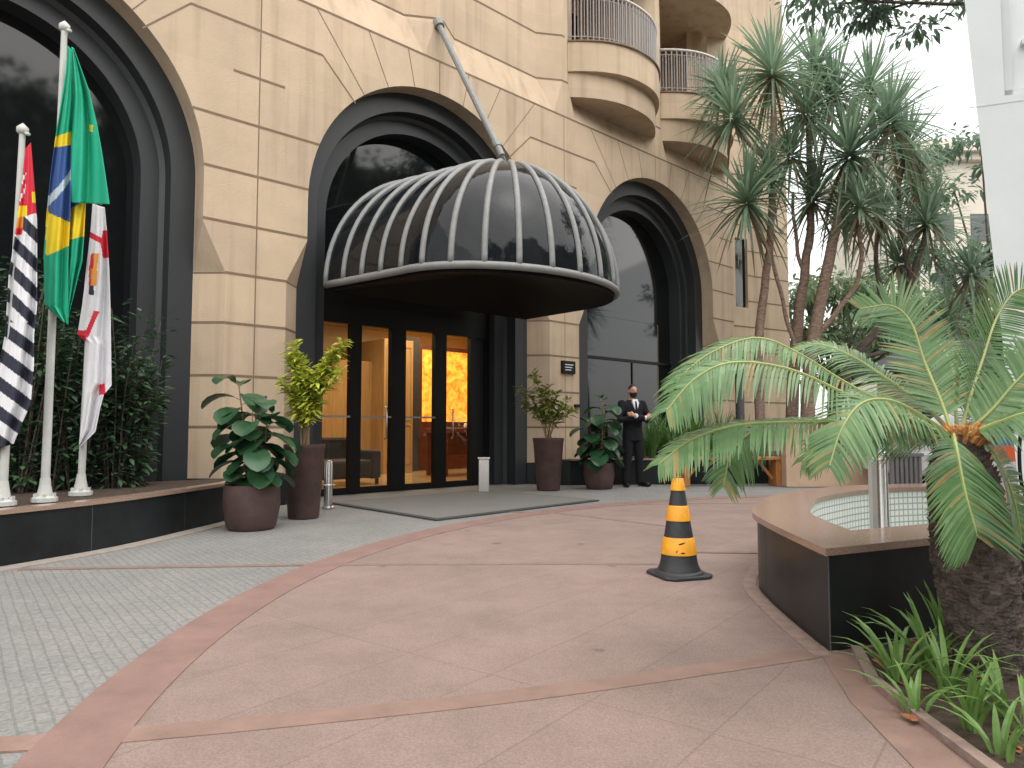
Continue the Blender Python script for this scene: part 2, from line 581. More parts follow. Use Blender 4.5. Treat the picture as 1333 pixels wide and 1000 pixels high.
    def build(s, name, mats, parent=None, origin=None, smooth=False, bevel=0.0, solid=0.0, angle=None):
        if not isinstance(mats, (list, tuple)):
            mats = [mats]
        if parent is not None:
            o = getattr(parent, 'world_base', None) or BASE[parent.name]
        else:
            o = Vector(origin) if origin is not None else Vector((0, 0, 0))
        me = bpy.data.meshes.new(name)
        me.from_pydata([tuple(p - o) for p in s.v], [], s.f)
        for m in mats:
            me.materials.append(m)
        me.polygons.foreach_set('material_index', s.m)
        if smooth:
            me.polygons.foreach_set('use_smooth', [True] * len(me.polygons))
        me.update()
        bm = bmesh.new()
        bm.from_mesh(me)
        if bevel or smooth or s.uv == 'weld':
            bmesh.ops.remove_doubles(bm, verts=bm.verts, dist=1e-5)
        bmesh.ops.recalc_face_normals(bm, faces=bm.faces) if (bevel or solid) else None
        bm.to_mesh(me)
        bm.free()
        ob = bpy.data.objects.new(name, me)
        COL.objects.link(ob)
        BASE[ob.name] = o
        if parent is not None:
            ob.parent = parent
        else:
            ob.location = o
        if bevel:
            md = ob.modifiers.new('bevel', 'BEVEL')
            md.width = bevel
            md.segments = 2
            md.limit_method = 'ANGLE'
            md.angle_limit = R(35)
        if solid:
            md = ob.modifiers.new('solid', 'SOLIDIFY')
            md.thickness = solid
            md.offset = 0
        if smooth and angle:
            md = ob.modifiers.new('split', 'EDGE_SPLIT')
            md.split_angle = R(angle)
        return ob


BASE = {}


def tag(o, label=None, cat=None, group=None, kind=None):
    if label:
        o['label'] = label
    if cat:
        o['category'] = cat
    if group:
        o['group'] = group
    if kind:
        o['kind'] = kind
    return o


def thing(name, label, cat, loc, group=None):
    o = bpy.data.objects.new(name, None)
    o.empty_display_size = .2
    o.location = loc
    COL.objects.link(o)
    BASE[o.name] = Vector(loc)
    return tag(o, label, cat, group)


def copy_tree(o, parent=None, loc=None, rz=None, scale=None):
    c = o.copy()
    COL.objects.link(c)
    if parent is not None:
        c.parent = parent
    if loc is not None:
        c.location = loc
    if rz is not None:
        c.rotation_euler = (0, 0, rz)
    if scale is not None:
        c.scale = scale if hasattr(scale, '__len__') else (scale,) * 3
    for ch in [x for x in COL.objects if x.parent == o]:
        copy_tree(ch, c)
    return c


def spline(pts, n):
    """Catmull-Rom through points, n samples"""
    P = [Vector(p) for p in pts]
    P = [P[0] * 2 - P[1]] + P + [P[-1] * 2 - P[-2]]
    out = []
    segs = len(P) - 3
    for i in range(n):
        u = i / (n - 1) * segs
        k = min(int(u), segs - 1)
        f = u - k
        a, b, c, d = P[k:k + 4]
        out.append(.5 * ((2 * b) + (c - a) * f + (2 * a - 5 * b + 4 * c - d) * f * f + (3 * b - a - 3 * c + d) * f ** 3))
    return out


# ------------------------------------------------------------------ sky, sun
wd = bpy.data.worlds.new('World')
sc.world = wd
wd.use_nodes = True
wn, wl = wd.node_tree.nodes, wd.node_tree.links
sky = wn.new('ShaderNodeTexSky')
sky.sky_type = 'NISHITA'
sky.sun_disc = False
SUN_EL, SUN_AZ = R(62), R(125)
sky.sun_elevation = SUN_EL
sky.sun_rotation = SUN_AZ
sky.air_density = 1.0
sky.dust_density = 2.0
sky.ozone_density = 1.0
hs = wn.new('ShaderNodeHueSaturation')
hs.inputs['Saturation'].default_value = .12
wl.new(sky.outputs[0], hs.inputs['Color'])
bg = wn['Background']
bg.inputs['Strength'].default_value = .15
ov = wn.new('ShaderNodeMix')
ov.data_type = 'RGBA'
ov.inputs['Factor'].default_value = .55
ov.inputs['B'].default_value = (3.0, 2.95, 2.88, 1)
wl.new(hs.outputs[0], ov.inputs['A'])
wl.new(ov.outputs['Result'], bg.inputs['Color'])
sl = bpy.data.lights.new('sun', 'SUN')
sl.energy = 1.05
sl.angle = R(115)
sl.color = (1, .95, .87)
so = bpy.data.objects.new('sun', sl)
sdir = Vector((math.sin(SUN_AZ) * math.cos(SUN_EL), math.cos(SUN_AZ) * math.cos(SUN_EL), math.sin(SUN_EL)))
so.rotation_euler = sdir.to_track_quat('Z', 'Y').to_euler()
so.location = sdir * 60
COL.objects.link(so)
sc.view_settings.view_transform = 'Standard'
sc.view_settings.look = 'None'
sc.view_settings.exposure = 1.65
sc.view_settings.gamma = 1
sc.render.filter_size = 1.9

# ------------------------------------------------------------------ ground sheets
def sheet(name, pts, z, m, origin=(0, 0, 0)):
    b = MB()
    b.add([(p[0], p[1], z) for p in pts], [list(range(len(pts)))])
    return tag(b.build(name, m, origin=(0, 0, 0)), kind='structure')


g = MB()
g.quad((-900, -900, -.012), (900, -900, -.012), (900, 900, -.012), (-900, 900, -.012))
tag(g.build('ground', MT['asphalt']), kind='structure')
sheet('cobble_pavement', [(-14, -6), (9, -6), (9, 24), (-14, 24)], -.006, MT['cobble'])
CX, CY, CR = 5.62, 3.9, 7.33
arc = [(CX + CR * math.cos(R(a)), CY + CR * math.sin(R(a))) for a in range(0, 360, 2)]
sheet('pink_pavement', [(CX + (CR - .13) * math.cos(R(a)), CY + (CR - .13) * math.sin(R(a))) for a in range(0, 360, 2)], -.002, MT['pink'])
b = MB()
for a in range(0, 360, 2):
    P = [Vector((CX + r_ * math.cos(R(q)), CY + r_ * math.sin(R(q)), .002)) for r_, q in ((CR, a), (CR, a + 2), (CR - .27, a + 2), (CR - .27, a))]
    b.add(P, [[0, 1, 2, 3]])
    b.quad(P[3], P[2], P[2] - Vector((0, 0, .006)), P[3] - Vector((0, 0, .006)))
    b.quad(P[0] - Vector((0, 0, .01)), P[1] - Vector((0, 0, .01)), P[1], P[0])
tag(b.build('curved_paving_band', MT['redband']), kind='structure')


def strip(name, pts, w, z, m):
    b = MB()
    P = [Vector((p[0], p[1], z)) for p in pts]
    for i in range(len(P) - 1):
        t0 = (P[min(i + 1, len(P) - 1)] - P[max(i - 1, 0)]).normalized()
        t1 = (P[min(i + 2, len(P) - 1)] - P[i]).normalized()
        n0, n1 = Vector((-t0.y, t0.x, 0)) * w / 2, Vector((-t1.y, t1.x, 0)) * w / 2
        b.quad(P[i] - n0, P[i + 1] - n1, P[i + 1] + n1, P[i] + n0)
        dz = Vector((0, 0, .011))
        b.quad(P[i] - n0 - dz, P[i + 1] - n1 - dz, P[i + 1] - n1, P[i] - n0)
        b.quad(P[i] + n0, P[i + 1] + n1, P[i + 1] + n1 - dz, P[i] + n0 - dz)
    return tag(b.build(name, m), kind='structure')


strip('cross_paving_band', spline([(-1.38, 2.45, 0), (-.82, 2.585, 0), (.1, 2.85, 0), (1.35, 3.33, 0), (1.75, 3.5, 0)], 24), .125, .0015, MT['redband2'])
strip('cross_paving_band', [(-4.0, 2.1), (-2.6, 2.28), (-1.46, 2.425)], .12, .0015, MT['redband2'])
strip('paving_line', [(-3.6, 5.3), (-1.58, 5.46), (.25, 5.5), (1.4, 5.48)], .07, .0012, MT['jointline'])
strip('paving_line', [(-.6, 9.0), (.53, 8.75), (1.15, 8.1), (1.7, 7.5)], .07, .0012, MT['jointline'])
strip('paving_line', [(1.5, 6.0), (2.2, 5.95)], .08, .006, MT['jointline'])
strip('paving_line', spline([(.6, 9.2, 0), (1.9, 9.75, 0), (3.2, 9.8, 0), (5.0, 9.6, 0)], 14), .07, .0012, MT['jointline'])
strip('edge_paving_band', [(1.50, 3.35), (1.36, 2.75), (1.30, 2.2), (1.28, 1.4)], .17, .0018, MT['redband2'])

# ------------------------------------------------------------------ hotel building
AC = [-5.83, .22, 6.27]
AR, ASP = 2.31, 4.22
TL, TR = -11.5, 9.56
HS = 7.07
hotel = thing('hotel_building', 'sand coloured hotel with tall dark arches, joint lines and curved balconies', 'building', W(.22, 0, 0))
w = MB()          # front wall: material 0 stucco, 1 joint


def cham(h):
    if h <= 3.03:
        return .30
    if h < 3.65:
        return .30 * (3.65 - h) / .62
    return 0.


piers = [(TL, AC[0] - AR), (AC[0] + AR, AC[1] - AR), (AC[1] + AR, AC[2] - AR), (AC[2] + AR, TR)]
levels = [0, 1.5, 3.03, 3.65, ASP]
for k, (a, c_) in enumerate(piers):
    for i in range(len(levels) - 1):
        h0, h1 = levels[i], levels[i + 1]
        c0, c1 = cham(h0), cham(h1)
        l0, l1 = (a, a) if k == 0 else (a + c0, a + c1)
        r0, r1 = (c_, c_) if k == 3 else (c_ - c0, c_ - c1)
        w.quad(W(l0, 0, h0), W(r0, 0, h0), W(r1, 0, h1), W(l1, 0, h1))
        if k != 0:
            w.quad(W(a, -c0, h0), W(l0, 0, h0), W(l1, 0, h1), W(a, -c1, h1))
            w.quad(W(a, -.3, h0), W(a, -c0, h0), W(a, -c1, h1), W(a, -.3, h1))
        if k != 3:
            w.quad(W(r0, 0, h0), W(c_, -c0, h0), W(c_, -c1, h1), W(r1, 0, h1))
            w.quad(W(c_, -c0, h0), W(c_, -.3, h0), W(c_, -.3, h1), W(c_, -c1, h1))
    w.quad(W(a, 0, ASP), W(c_, 0, ASP), W(c_, 0, HS), W(a, 0, HS))
NA = 48
for tc in AC:
    for i in range(NA):
        a0, a1 = math.pi * i / NA, math.pi * (i + 1) / NA
        p0, p1 = (tc - AR * math.cos(a0), ASP + AR * math.sin(a0)), (tc - AR * math.cos(a1), ASP + AR * math.sin(a1))
        w.quad(W(p0[0], 0, p0[1]), W(p1[0], 0, p1[1]), W(p1[0], 0, HS), W(p0[0], 0, HS))
        w.quad(W(p0[0], -.3, p0[1]), W(p1[0], -.3, p1[1]), W(p1[0], 0, p1[1]), W(p0[0], 0, p0[1]))
# right return of the wall at its corner
w.quad(W(TR, 0, 0), W(TR, -9, 0), W(TR, -9, 13), W(TR, 0, 13))
# joints: flat brown strips, the shade of the grooves put into their colour
JH = [1.04, 1.70, 2.38, 3.03, 3.69, 4.38, 5.07, 5.73, 6.40]
JW, JP = .017, .003


def hj(t0, t1, h, e=JP):
    w.quad(W(t0, e, h - JW), W(t1, e, h - JW), W(t1, e, h + JW), W(t0, e, h + JW), 1)


def lj(p, q, wd_=.011):
    a, b_ = W(p[0], JP, p[1]), W(q[0], JP, q[1])
    t = (b_ - a).normalized()
    s_ = t.cross(nv) * wd_
    w.quad(a - s_, b_ - s_, b_ + s_, a + s_, 1)


def arch_edge(tc, h, side):
    if h <= ASP:
        return tc + side * AR
    return tc + side * math.sqrt(max(0, AR * AR - (h - ASP) ** 2))


PC = [-8.86, -2.82, 3.25, 9.30]
for k, pc in enumerate(PC):
    for h in JH:
        c = cham(h)
        a = piers[k][0] if k == 0 else arch_edge(AC[k - 1], h, 1)
        b_ = TR if k == 3 else arch_edge(AC[k], h, -1)
        if h < 5.5:
            hj(a + (c if k else 0), b_ - (c if k < 3 else 0), h)
            if c > 0:
                for ed, sg in ((a, 1), (b_, -1)):
                    if (k == 0 and sg == 1) or (k == 3 and sg == -1):
                        continue
                    q = JP * .8
                    w.quad(W(ed + sg * c + sg * 0, q, h - JW), W(ed - 0, -c + q, h - JW), W(ed, -c + q, h + JW), W(ed + sg * c, q, h + JW), 1)
        elif h < 6:
            hj(pc - .36, min(pc + .36, TR), h)
        else:
            hj(pc - .92, min(pc + .92, TR), h)
            lj((pc - .92, h), (pc - 1.47, 5.86))
            if k < 3:
                lj((pc + .92, h), (pc + 1.47, 5.86))
    if k < 3:
        w.quad(W(pc - .008, JP * .7, .39), W(pc + .008, JP * .7, .39), W(pc + .008, JP * .7, HS), W(pc - .008, JP * .7, HS), 1)
hj(TL, TR, HS + .005)
for tc in AC:
    for ang in (-38, -25.5, -12.5, 0, 12.5, 25.5, 38):
        s_, c_ = math.sin(R(ang)), math.cos(R(ang))
        L = (HS - ASP) / c_
        lj((tc + s_ * AR, ASP + c_ * AR), (tc + s_ * L, HS), .007)

# upper storeys: recessed bays between pointed noses
HU = 7.78
NOSE = [-8.95, -5.88, -2.82, .22, 3.28, 6.40, 9.50]


def plan(s_, t0, t1):
    """profile of the wall in one bay (t0, t1 noses) at set-back fraction s_"""
    wn_ = .08 + .22 * (1 - s_)
    en = wn_ + .44 * s_
    return [(t0, 0), (t0 + wn_, 0), (t0 + en, -.28 * s_), (t1 - en, -.28 * s_), (t1 - wn_, 0), (t1, 0)]


HTOP = 13.0
for i in range(len(NOSE) - 1):
    lev = [(HS, 0), (HU - .02, 1)]
    for (h0, s0), (h1, s1) in zip(lev[:-1], lev[1:]):
        A, B = plan(s0, NOSE[i], NOSE[i + 1]), plan(s1, NOSE[i], NOSE[i + 1])
        for j in range(5):
            w.quad(W(*A[j], h0), W(*A[j + 1], h0), W(*B[j + 1], h1), W(*B[j], h1))
    A = plan(1, NOSE[i], NOSE[i + 1])
    open_bay = i >= 4
    top = HTOP
    for j in range(5):
        if open_bay and j == 2:
            w.quad(W(*A[j], HU - .02), W(*A[j + 1], HU - .02), W(*A[j + 1], 8.62), W(*A[j], 8.62))
            continue
        w.quad(W(*A[j], HU - .02), W(*A[j + 1], HU - .02), W(*A[j + 1], top), W(*A[j], top))
    # joint lines that follow the profile
    for hh in (HU, 8.68, 9.6):
        if open_bay and hh > 8:
            continue
        for j in range(5):
            p, q = A[j], A[j + 1]
            w.quad(W(p[0], p[1] + .004, hh - JW), W(q[0], q[1] + .004, hh - JW), W(q[0], q[1] + .004, hh + JW), W(p[0], p[1] + .004, hh + JW), 1)
    if open_bay:     # loggia behind the balcony
        t0, t1, eb = A[2][0], A[3][0], -1.7
        w.quad(W(t0, -.28, 8.62), W(t0, eb, 8.62), W(t0, eb, 11.2), W(t0, -.28, 11.2))
        w.quad(W(t1, eb, 8.62), W(t1, -.28, 8.62), W(t1, -.28, 11.2), W(t1, eb, 11.2))
        w.quad(W(t0, eb, 8.62), W(t1, eb, 8.62), W(t1, eb, 11.2), W(t0, eb, 11.2))
        w.quad(W(t0, eb, 8.62), W(t1, eb, 8.62), W(t1, -.28, 8.62), W(t0, -.28, 8.62))
        w.quad(W(t0, -.28, 11.2), W(t1, -.28, 11.2), W(t1, eb, 11.2), W(t0, eb, 11.2))
        w.quad(W(t0, -.28, 11.2), W(t1, -.28, 11.2), W(t1, -.28, HTOP), W(t0, -.28, HTOP))
w.quad(W(NOSE[-1], 0, HS), W(TR, 0, HS), W(TR, 0, HTOP), W(NOSE[-1], 0, HTOP))
w.quad(W(TL, 0, HS), W(NOSE[0], 0, HS), W(NOSE[0], 0, HTOP), W(TL, 0, HTOP))
w.build('wall', [MT['stucco'], MT['joint']], hotel)
# top and rear shell keep the inside dark
b = MB()
b.quad(W(TL, .0, HTOP), W(TR, .0, HTOP), W(TR, -9, HTOP), W(TL, -9, HTOP))
b.build('roof', MT['stucco'], hotel)
b = MB()
b.quad(W(TL, -9, 0), W(TR, -9, 0), W(TR, -9, HTOP), W(TL, -9, HTOP))
b.quad(W(TL, 0, 0), W(TL, -9, 0), W(TL, -9, HTOP), W(TL, 0, HTOP))
b.build('rear_wall', MT['stucco'], hotel)

# granite surrounds, stepped
for k, tc in enumerate(AC):
    b = MB()
    prof = [(AR + .02, -.30), (AR - .30, -.30), (AR - .30, -.52), (AR - .36, -.56), (AR - .58, -.56), (AR - .58, -.95)]
    path = [(-1, 0.0, 0)] + [(math.cos(math.pi - math.pi * i / NA), math.sin(math.pi * i / NA), 1) for i in range(NA + 1)] + [(1, 0.0, 0)]
    rows = []
    for cx_, sy, up in path:
        rows.append([W(tc + cx_ * r_, e, (ASP + sy * r_) if up else 0.0) for r_, e in prof])
    for i in range(len(rows) - 1):
        for j in range(len(prof) - 1):
            b.quad(rows[i][j], rows[i + 1][j], rows[i + 1][j + 1], rows[i][j + 1])
    b.build('arch_surround', MT['granite'], hotel)
    # glazing with bars
    ri = AR - .57
    b = MB()
    hb = 0.0 if k != 1 else 2.98
    pts = [W(tc - ri, -.86, hb)] + [W(tc - ri * math.cos(math.pi * i / 32), -.86, ASP + ri * math.sin(math.pi * i / 32)) for i in range(33)] + [W(tc + ri, -.86, hb)]
    b.add(pts, [list(range(len(pts)))])
    win = b.build('arch_window', MT['darkglass'], hotel)
    b = MB()
    if k == 2:
        b.wbox(tc + .18, tc + .215, -.86, -.84, .4, 2.52)
        b.wbox(tc - ri, tc + ri, -.86, -.82, 2.53, 2.59)
    elif k == 0:
        b.wbox(tc - ri, tc + ri, -.86, -.845, .45, .52)
    else:
        b.wbox(tc - ri, tc + ri, -.86, -.84, 3.0, 3.3)
    b.build('window_bar', MT['blackframe'], win)
# plinths of black stone under the piers
for k, (a, c_) in enumerate(piers):
    b = MB()
    lo = a if k == 0 else a + .27
    hi = c_ if k == 3 else c_ - .27
    P = [W(a - (0 if k == 0 else .02), -.32, 0), W(a - (0 if k == 0 else .02), -.28, 0), W(lo, .025, 0), W(hi, .025, 0), W(c_ + .02, -.28, 0), W(c_ + .02, -.32, 0)]
    b.prism([(p.x, p.y) for p in P][::-1], 0, .39)
    b.build('plinth', MT['blackstone'], hotel, bevel=.006)

# balconies
def arcpts(t0, t1, sag, e00, n=28, inset=0.0):
    out = []
    for i in range(n + 1):
        u = i / n
        t = t0 + (t1 - t0) * u
        e = e00 + (sag - inset) * (1 - abs(2 * u - 1) ** 2.3)
        out.append((t, e))
    return out


for i, (n0, n1) in enumerate(((3.28, 6.40), (6.40, 9.50))):
    t0, t1 = n0 + .09, n1 - .09
    par = MB()

    def band(sag, e00, h0, h1, under=True):
        P = arcpts(t0, t1, sag, e00)
        for j in range(len(P) - 1):
            par.quad(W(*P[j], h0), W(*P[j + 1], h0), W(*P[j + 1], h1), W(*P[j], h1))
            if under:
                par.quad(W(P[j][0], -.28, h0), W(P[j + 1][0], -.28, h0), W(*P[j + 1], h0), W(*P[j], h0))
                par.quad(W(*P[j], h1), W(*P[j + 1], h1), W(P[j + 1][0], -.28, h1), W(P[j][0], -.28, h1))
    band(.72, 0.0, 8.02, 8.62)
    band(.60, -.05, 7.52, 8.02)
    bal = par.build('balcony', MT['stucco'], hotel)
    # upper slab (soffit over the loggia)
    b = MB()
    P = arcpts(t0, t1, .72, 0.0)
    for j in range(len(P) - 1):
        b.quad(W(P[j][0], -.28, 11.0), W(P[j + 1][0], -.28, 11.0), W(*P[j + 1], 11.0), W(*P[j], 11.0))
        b.quad(W(*P[j], 11.0), W(*P[j + 1], 11.0), W(*P[j + 1], 12.2), W(*P[j], 12.2))
    b.build('upper_balcony', MT['stucco'], hotel)
    # railing
    P = arcpts(t0 + .03, t1 - .03, .66, -.02, 30)
    b = MB()
    for j, p in enumerate(P):
        b.tube([W(*p, 8.68), W(*p, 9.62)], .016, 6)
    for j in range(len(P) - 1):
        m_ = ((P[j][0] + P[j + 1][0]) / 2, (P[j][1] + P[j + 1][1]) / 2)
        b.tube([W(*m_, 8.74), W(*m_, 9.52)], .009, 5)
    for hh in (8.74, 9.52):
        b.tube([W(*p, hh) for p in P], .014, 6)
    b.build('railing', MT['rail'], bal)
    b = MB()
    b.tube([W(*p, 9.64) for p in P], .030, 8)
    b.build('handrail', MT['railtop'], bal, smooth=True)
    b = MB()
    P2 = arcpts(t0, t1, .745, 0.0)
    b.tube([W(*p, 8.63) for p in P2], .022, 6)
    b.build('edge_trim', MT['joint'], bal, smooth=True)
    b = MB()
    b.wbox(n0 + .8, n1 - .8, -1.70, -1.66, 8.64, 10.75)
    b.build('balcony_door', MT['darkglass'], hotel)

# rear wing on the right with its narrow window
wa, wb = Vector((5.78, 18.5, 0)), Vector((7.66, 19.58, 0))
wu = (wb - wa).normalized()
wnrm = Vector((wu.y, -wu.x, 0))
b = MB()


def WP(s_, h, o=0.0):
    return wa + wu * s_ + wnrm * o + Vector((0, 0, h))


ww = (wb - wa).length
hw0, hw1, s0_, s1_ = 4.2, 6.05, .10, .56
for (a, c_, h0, h1) in ((-1.5, s0_, 0, 14), (s1_, ww, 0, 14), (s0_, s1_, 0, hw0), (s0_, s1_, hw1, 14)):
    b.quad(WP(a, h0), WP(c_, h0), WP(c_, h1), WP(a, h1))
for (x0, x1) in ((s0_, s0_), (s1_, s1_)):
    b.quad(WP(x0, hw0), WP(x0, hw0, -.1), WP(x0, hw1, -.1), WP(x0, hw1))
b.quad(WP(s0_, hw0), WP(s1_, hw0), WP(s1_, hw0, -.1), WP(s0_, hw0, -.1))
b.quad(WP(ww, 0), WP(ww, 0, -6), WP(ww, 14, -6), WP(ww, 14))
for h in JH + [7.07, 7.75, 8.68, 9.6, 10.5]:
    segs = [(-1.2, ww)] if not hw0 < h < hw1 else [(s1_, ww)]
    for a, c_ in segs:
        b.quad(WP(a, h - JW, .004), WP(c_, h - JW, .004), WP(c_, h + JW, .004), WP(a, h + JW, .004), 1)
b.build('rear_wing', [MT['stucco'], MT['joint']], hotel)
b = MB()
b.quad(WP(s0_ - .01, hw0, -.09), WP(s1_ + .01, hw0, -.09), WP(s1_ + .01, hw1, -.09), WP(s0_ - .01, hw1, -.09))
b.quad(WP(-.35, .4, .05), WP(.28, .4, .05), WP(.28, 3.0, .05), WP(-.35, 3.0, .05))  # dark upright panel low on the wing, just proud of the wall
b.build('window_and_dark_panel', MT['darkglass'], hotel)
# wall sign on the right pier
b = MB()
b.wbox(3.13, 3.50, 0, .05, 2.06, 2.30)
sg = b.build('wall_plaque', MT['blackframe'], hotel, bevel=.008)
b = MB()
for q in range(3):
    b.wbox(3.20, 3.43 - .03 * q, .05, .053, 2.22 - .05 * q, 2.235 - .05 * q)
b.build('plaque_lettering', MT['steel'], sg)
b = MB()
b.wbox(3.50, 3.63, 0, .05, 1.42, 1.48)
b.build('wall_socket', MT['blackframe'], hotel, bevel=.004)

# ------------------------------------------------------------------ entrance doors and lobby
ED = -.75
b = MB()
tl, tr = .22 - (AR - .57), .22 + (AR - .57)
b.wbox(tl, tr, ED - .06, ED + .05, 2.66, 3.0)                 # head
b.wbox(tl, tr, -.95, -.70, 2.98, 3.14)
for a, c_ in ((tl, tl + .035), (-.96, -.76), (-.20, .09), (.70, .95), (1.50, 1.62), (1.84, tr)):
    b.wbox(a, c_, ED - .05, ED + .05, 0, 2.66)
for a, c_ in ((tl, -.96), (-.76, -.20), (.09, .70), (.95, 1.50), (1.62, 1.84)):
    b.wbox(a + .0, c_, ED - .04, ED + .04, 0, .10)
ent = b.build('entrance_door', MT['blackframe'], hotel)
for a, c_ in ((tl + .035, -.96), (-.76, -.20), (.09, .70), (.95, 1.50)):
    b = MB()
    b.quad(W(a, ED, .10), W(c_, ED, .10), W(c_, ED, 2.66), W(a, ED, 2.66))
    b.build('pane', MT['clear'], ent)
for a in (-.31, 1.06):
    b = MB()
    b.tube([W(a, ED + .05, .85), W(a, ED + .10, .87), W(a, ED + .10, 1.35), W(a, ED + .05, 1.37)], .014, 8)
    b.build('handle', MT['steel'], ent, smooth=True)
for a, c_ in ((tl + .04, -.96), (-.76, -.20), (.09, .70)):
    b = MB()
    b.wbox(a, c_, ED + .052, ED + .058, 1.19, 1.22)
    b.build('push_bar', MT['rail'], ent)
b = MB()
b.wbox(1.62, 1.84, ED - .03, ED + .03, .1, 2.66)
b.build('side_panel', MT['blackframe'], ent)

LD = -6.4
b = MB()
b.quad(W(-4, ED, .0), W(7.5, ED, .0), W(7.5, LD, .0), W(-4, LD, .0))
b.build('lobby_floor', MT['lobbyfloor'], hotel)
b = MB()
b.quad(W(-4, ED - .1, 3.5), W(-4, LD, 3.5), W(7.5, LD, 3.5), W(7.5, ED - .1, 3.5))
b.build('lobby_ceiling', MT['lobbyceil'], hotel)
b = MB()
b.quad(W(-4, LD, 0), W(7.5, LD, 0), W(7.5, LD, 3.5), W(-4, LD, 3.5))
b.quad(W(-4, ED - .1, 0), W(-4, LD, 0), W(-4, LD, 3.5), W(-4, ED - .1, 3.5))
b.quad(W(7.5, LD, 0), W(7.5, ED - .1, 0), W(7.5, ED - .1, 3.5), W(7.5, LD, 3.5))
b.quad(W(-4, ED - .12, 0), W(tl, ED - .12, 0), W(tl, ED - .12, 3.5), W(-4, ED - .12, 3.5))
b.quad(W(tr, ED - .12, 0), W(7.5, ED - .12, 0), W(7.5, ED - .12, 3.5), W(tr, ED - .12, 3.5))
b.build('lobby_wall', MT['cream'], hotel)
b = MB()
b.wbox(-1.2, 2.15, LD, LD + 1.4, 0, 2.55)
b.wbox(2.15, 2.95, LD, LD + 1.9, .0, 3.05)
b.build('lobby_panelling', [MT['lobbywood']], hotel, bevel=.01)
b = MB()
for (a, c_) in ((2.22, 2.55), (2.60, 2.90)):
    for (h0, h1) in ((.2, 1.1), (1.2, 2.9)):
        for (x0, x1, y0, y1) in ((a, a + .02, h0, h1), (c_ - .02, c_, h0, h1), (a, c_, h0, h0 + .02), (a, c_, h1 - .02, h1)):
            b.wbox(x0, x1, LD + 1.9, LD + 1.915, y0, y1)
b.build('panel_moulding', MT['lobbywood'], hotel)
ox = thing('onyx_screen', 'glowing amber onyx screen lit from behind inside the lobby', 'screen', W(4.4, -5.0, 0))
b = MB()
b.wbox(3.55, 5.9, -5.04, -5.0, 1.18, 2.95)
b.build('screen_panel', MT['onyx'], ox)
b = MB()
for a, c_, h0, h1 in ((3.47, 3.55, .0, 3.05), (5.9, 5.98, .0, 3.05), (3.55, 5.9, 2.95, 3.05), (3.55, 5.9, .0, 1.18)):
    b.wbox(a, c_, -5.06, -4.97, h0, h1)
b.build('screen_frame', MT['redwood'], ox)
b = MB()
b.wbox(2.95, 3.42, -5.5, -4.9, 0, 3.2)
b.build('lobby_pier', MT['darkcloth'], hotel)
# reception desk
c = W(3.15, -3.2, 0)
dk = thing('reception_desk', 'dark red wooden desk standing inside the open entrance door', 'desk', c)
b = MB()
b.wbox(2.5, 4.2, -3.5, -2.75, .92, 1.02)
b.wbox(2.55, 4.15, -3.45, -3.38, .42, .92)
b.build('desk_top', MT['redwood'], dk, bevel=.01)
for t_, e_ in ((2.56, -3.44), (2.56, -2.84), (4.1, -3.44), (4.1, -2.84)):
    b = MB()
    b.wbox(t_, t_ + .07, e_, e_ + .07, 0, .92)
    b.build('leg', MT['redwood'], dk)
b = MB()
b.wbox(2.7, 3.25, -3.2, -2.95, 1.02, 1.03)
for q in range(5):
    b.ell(W(3.3 + .12 * q, -3.0, 1.08 + .03 * (q % 2)), (.05, .05, .06), k=8)
b.build('desk_items', MT['shirt'], dk)
# armchair
c = W(.0, -2.4, 0)
ac = thing('lobby_armchair', 'charcoal upholstered armchair seen through the left door glass', 'armchair', c)
b = MB()
b.wbox(-.75, .35, -2.9, -2.1, .12, .45)
b.build('seat', MT['darkcloth'], ac, bevel=.05)
b = MB()
b.wbox(-.75, .35, -3.1, -2.9, .12, .85)
b.build('backrest', MT['darkcloth'], ac, bevel=.05)
for t_ in (-.95, .35):
    b = MB()
    b.wbox(t_, t_ + .2, -3.1, -2.1, .1, .62)
    b.build('armrest', MT['darkcloth'], ac, bevel=.05)
for t_, e_ in ((-.92, -3.0), (-.92, -2.2), (.47, -3.0), (.47, -2.2)):
    b = MB()
    b.wbox(t_, t_ + .05, e_, e_ + .05, 0, .10)
    b.build('leg', MT['redwood'], ac)
# ceiling lamps
for q, (t_, e_) in enumerate(((.2, -2.2), (2.2, -3.2), (4.2, -3.8), (3.6, -4.6), (4.6, -4.6), (-1.0, -3.6))):
    c = W(t_, e_, 3.5)
    b = MB()
    b.lathe(c - Vector((0, 0, .05)), [(.001, 0), (.07, 0), (.07, .045)], 16)
    o = b.build('lobby_downlight', MT['lamp'], origin=c, smooth=False)
    tag(o, 'small warm lamp in the lobby ceiling seen through the entrance glass', 'ceiling lamp', 'warm lobby ceiling lamps')
for q, (t_, e_, en, sz) in enumerate(((.6, -2.6, 31, 2.6), (3.2, -3.6, 35, 2.4))):
    al = bpy.data.lights.new('lobby_light', 'AREA')
    al.energy = en
    al.size = sz
    al.color = (1, .76, .46)
    ao = bpy.data.objects.new('lobby_light', al)
    ao.location = W(t_, e_, 3.42)
    COL.objects.link(ao)

# ------------------------------------------------------------------ canopy
tcn, an, e0n, bn = .22, 1.86, 1.55, 1.42


def HC(e):
    return 3.08 - .02 * min(1, e / 3.0)


def TC(e):
    return tcn + .07 * min(1, e / e0n)


def RC(e):
    return 1.92 - .11 * min(1, e / e0n)


def barrel(e, th):
    a_ = an + .15 * (1 - e / e0n)
    return W(TC(e) - a_ * math.cos(th), e, HC(e) + RC(e) * math.sin(th))


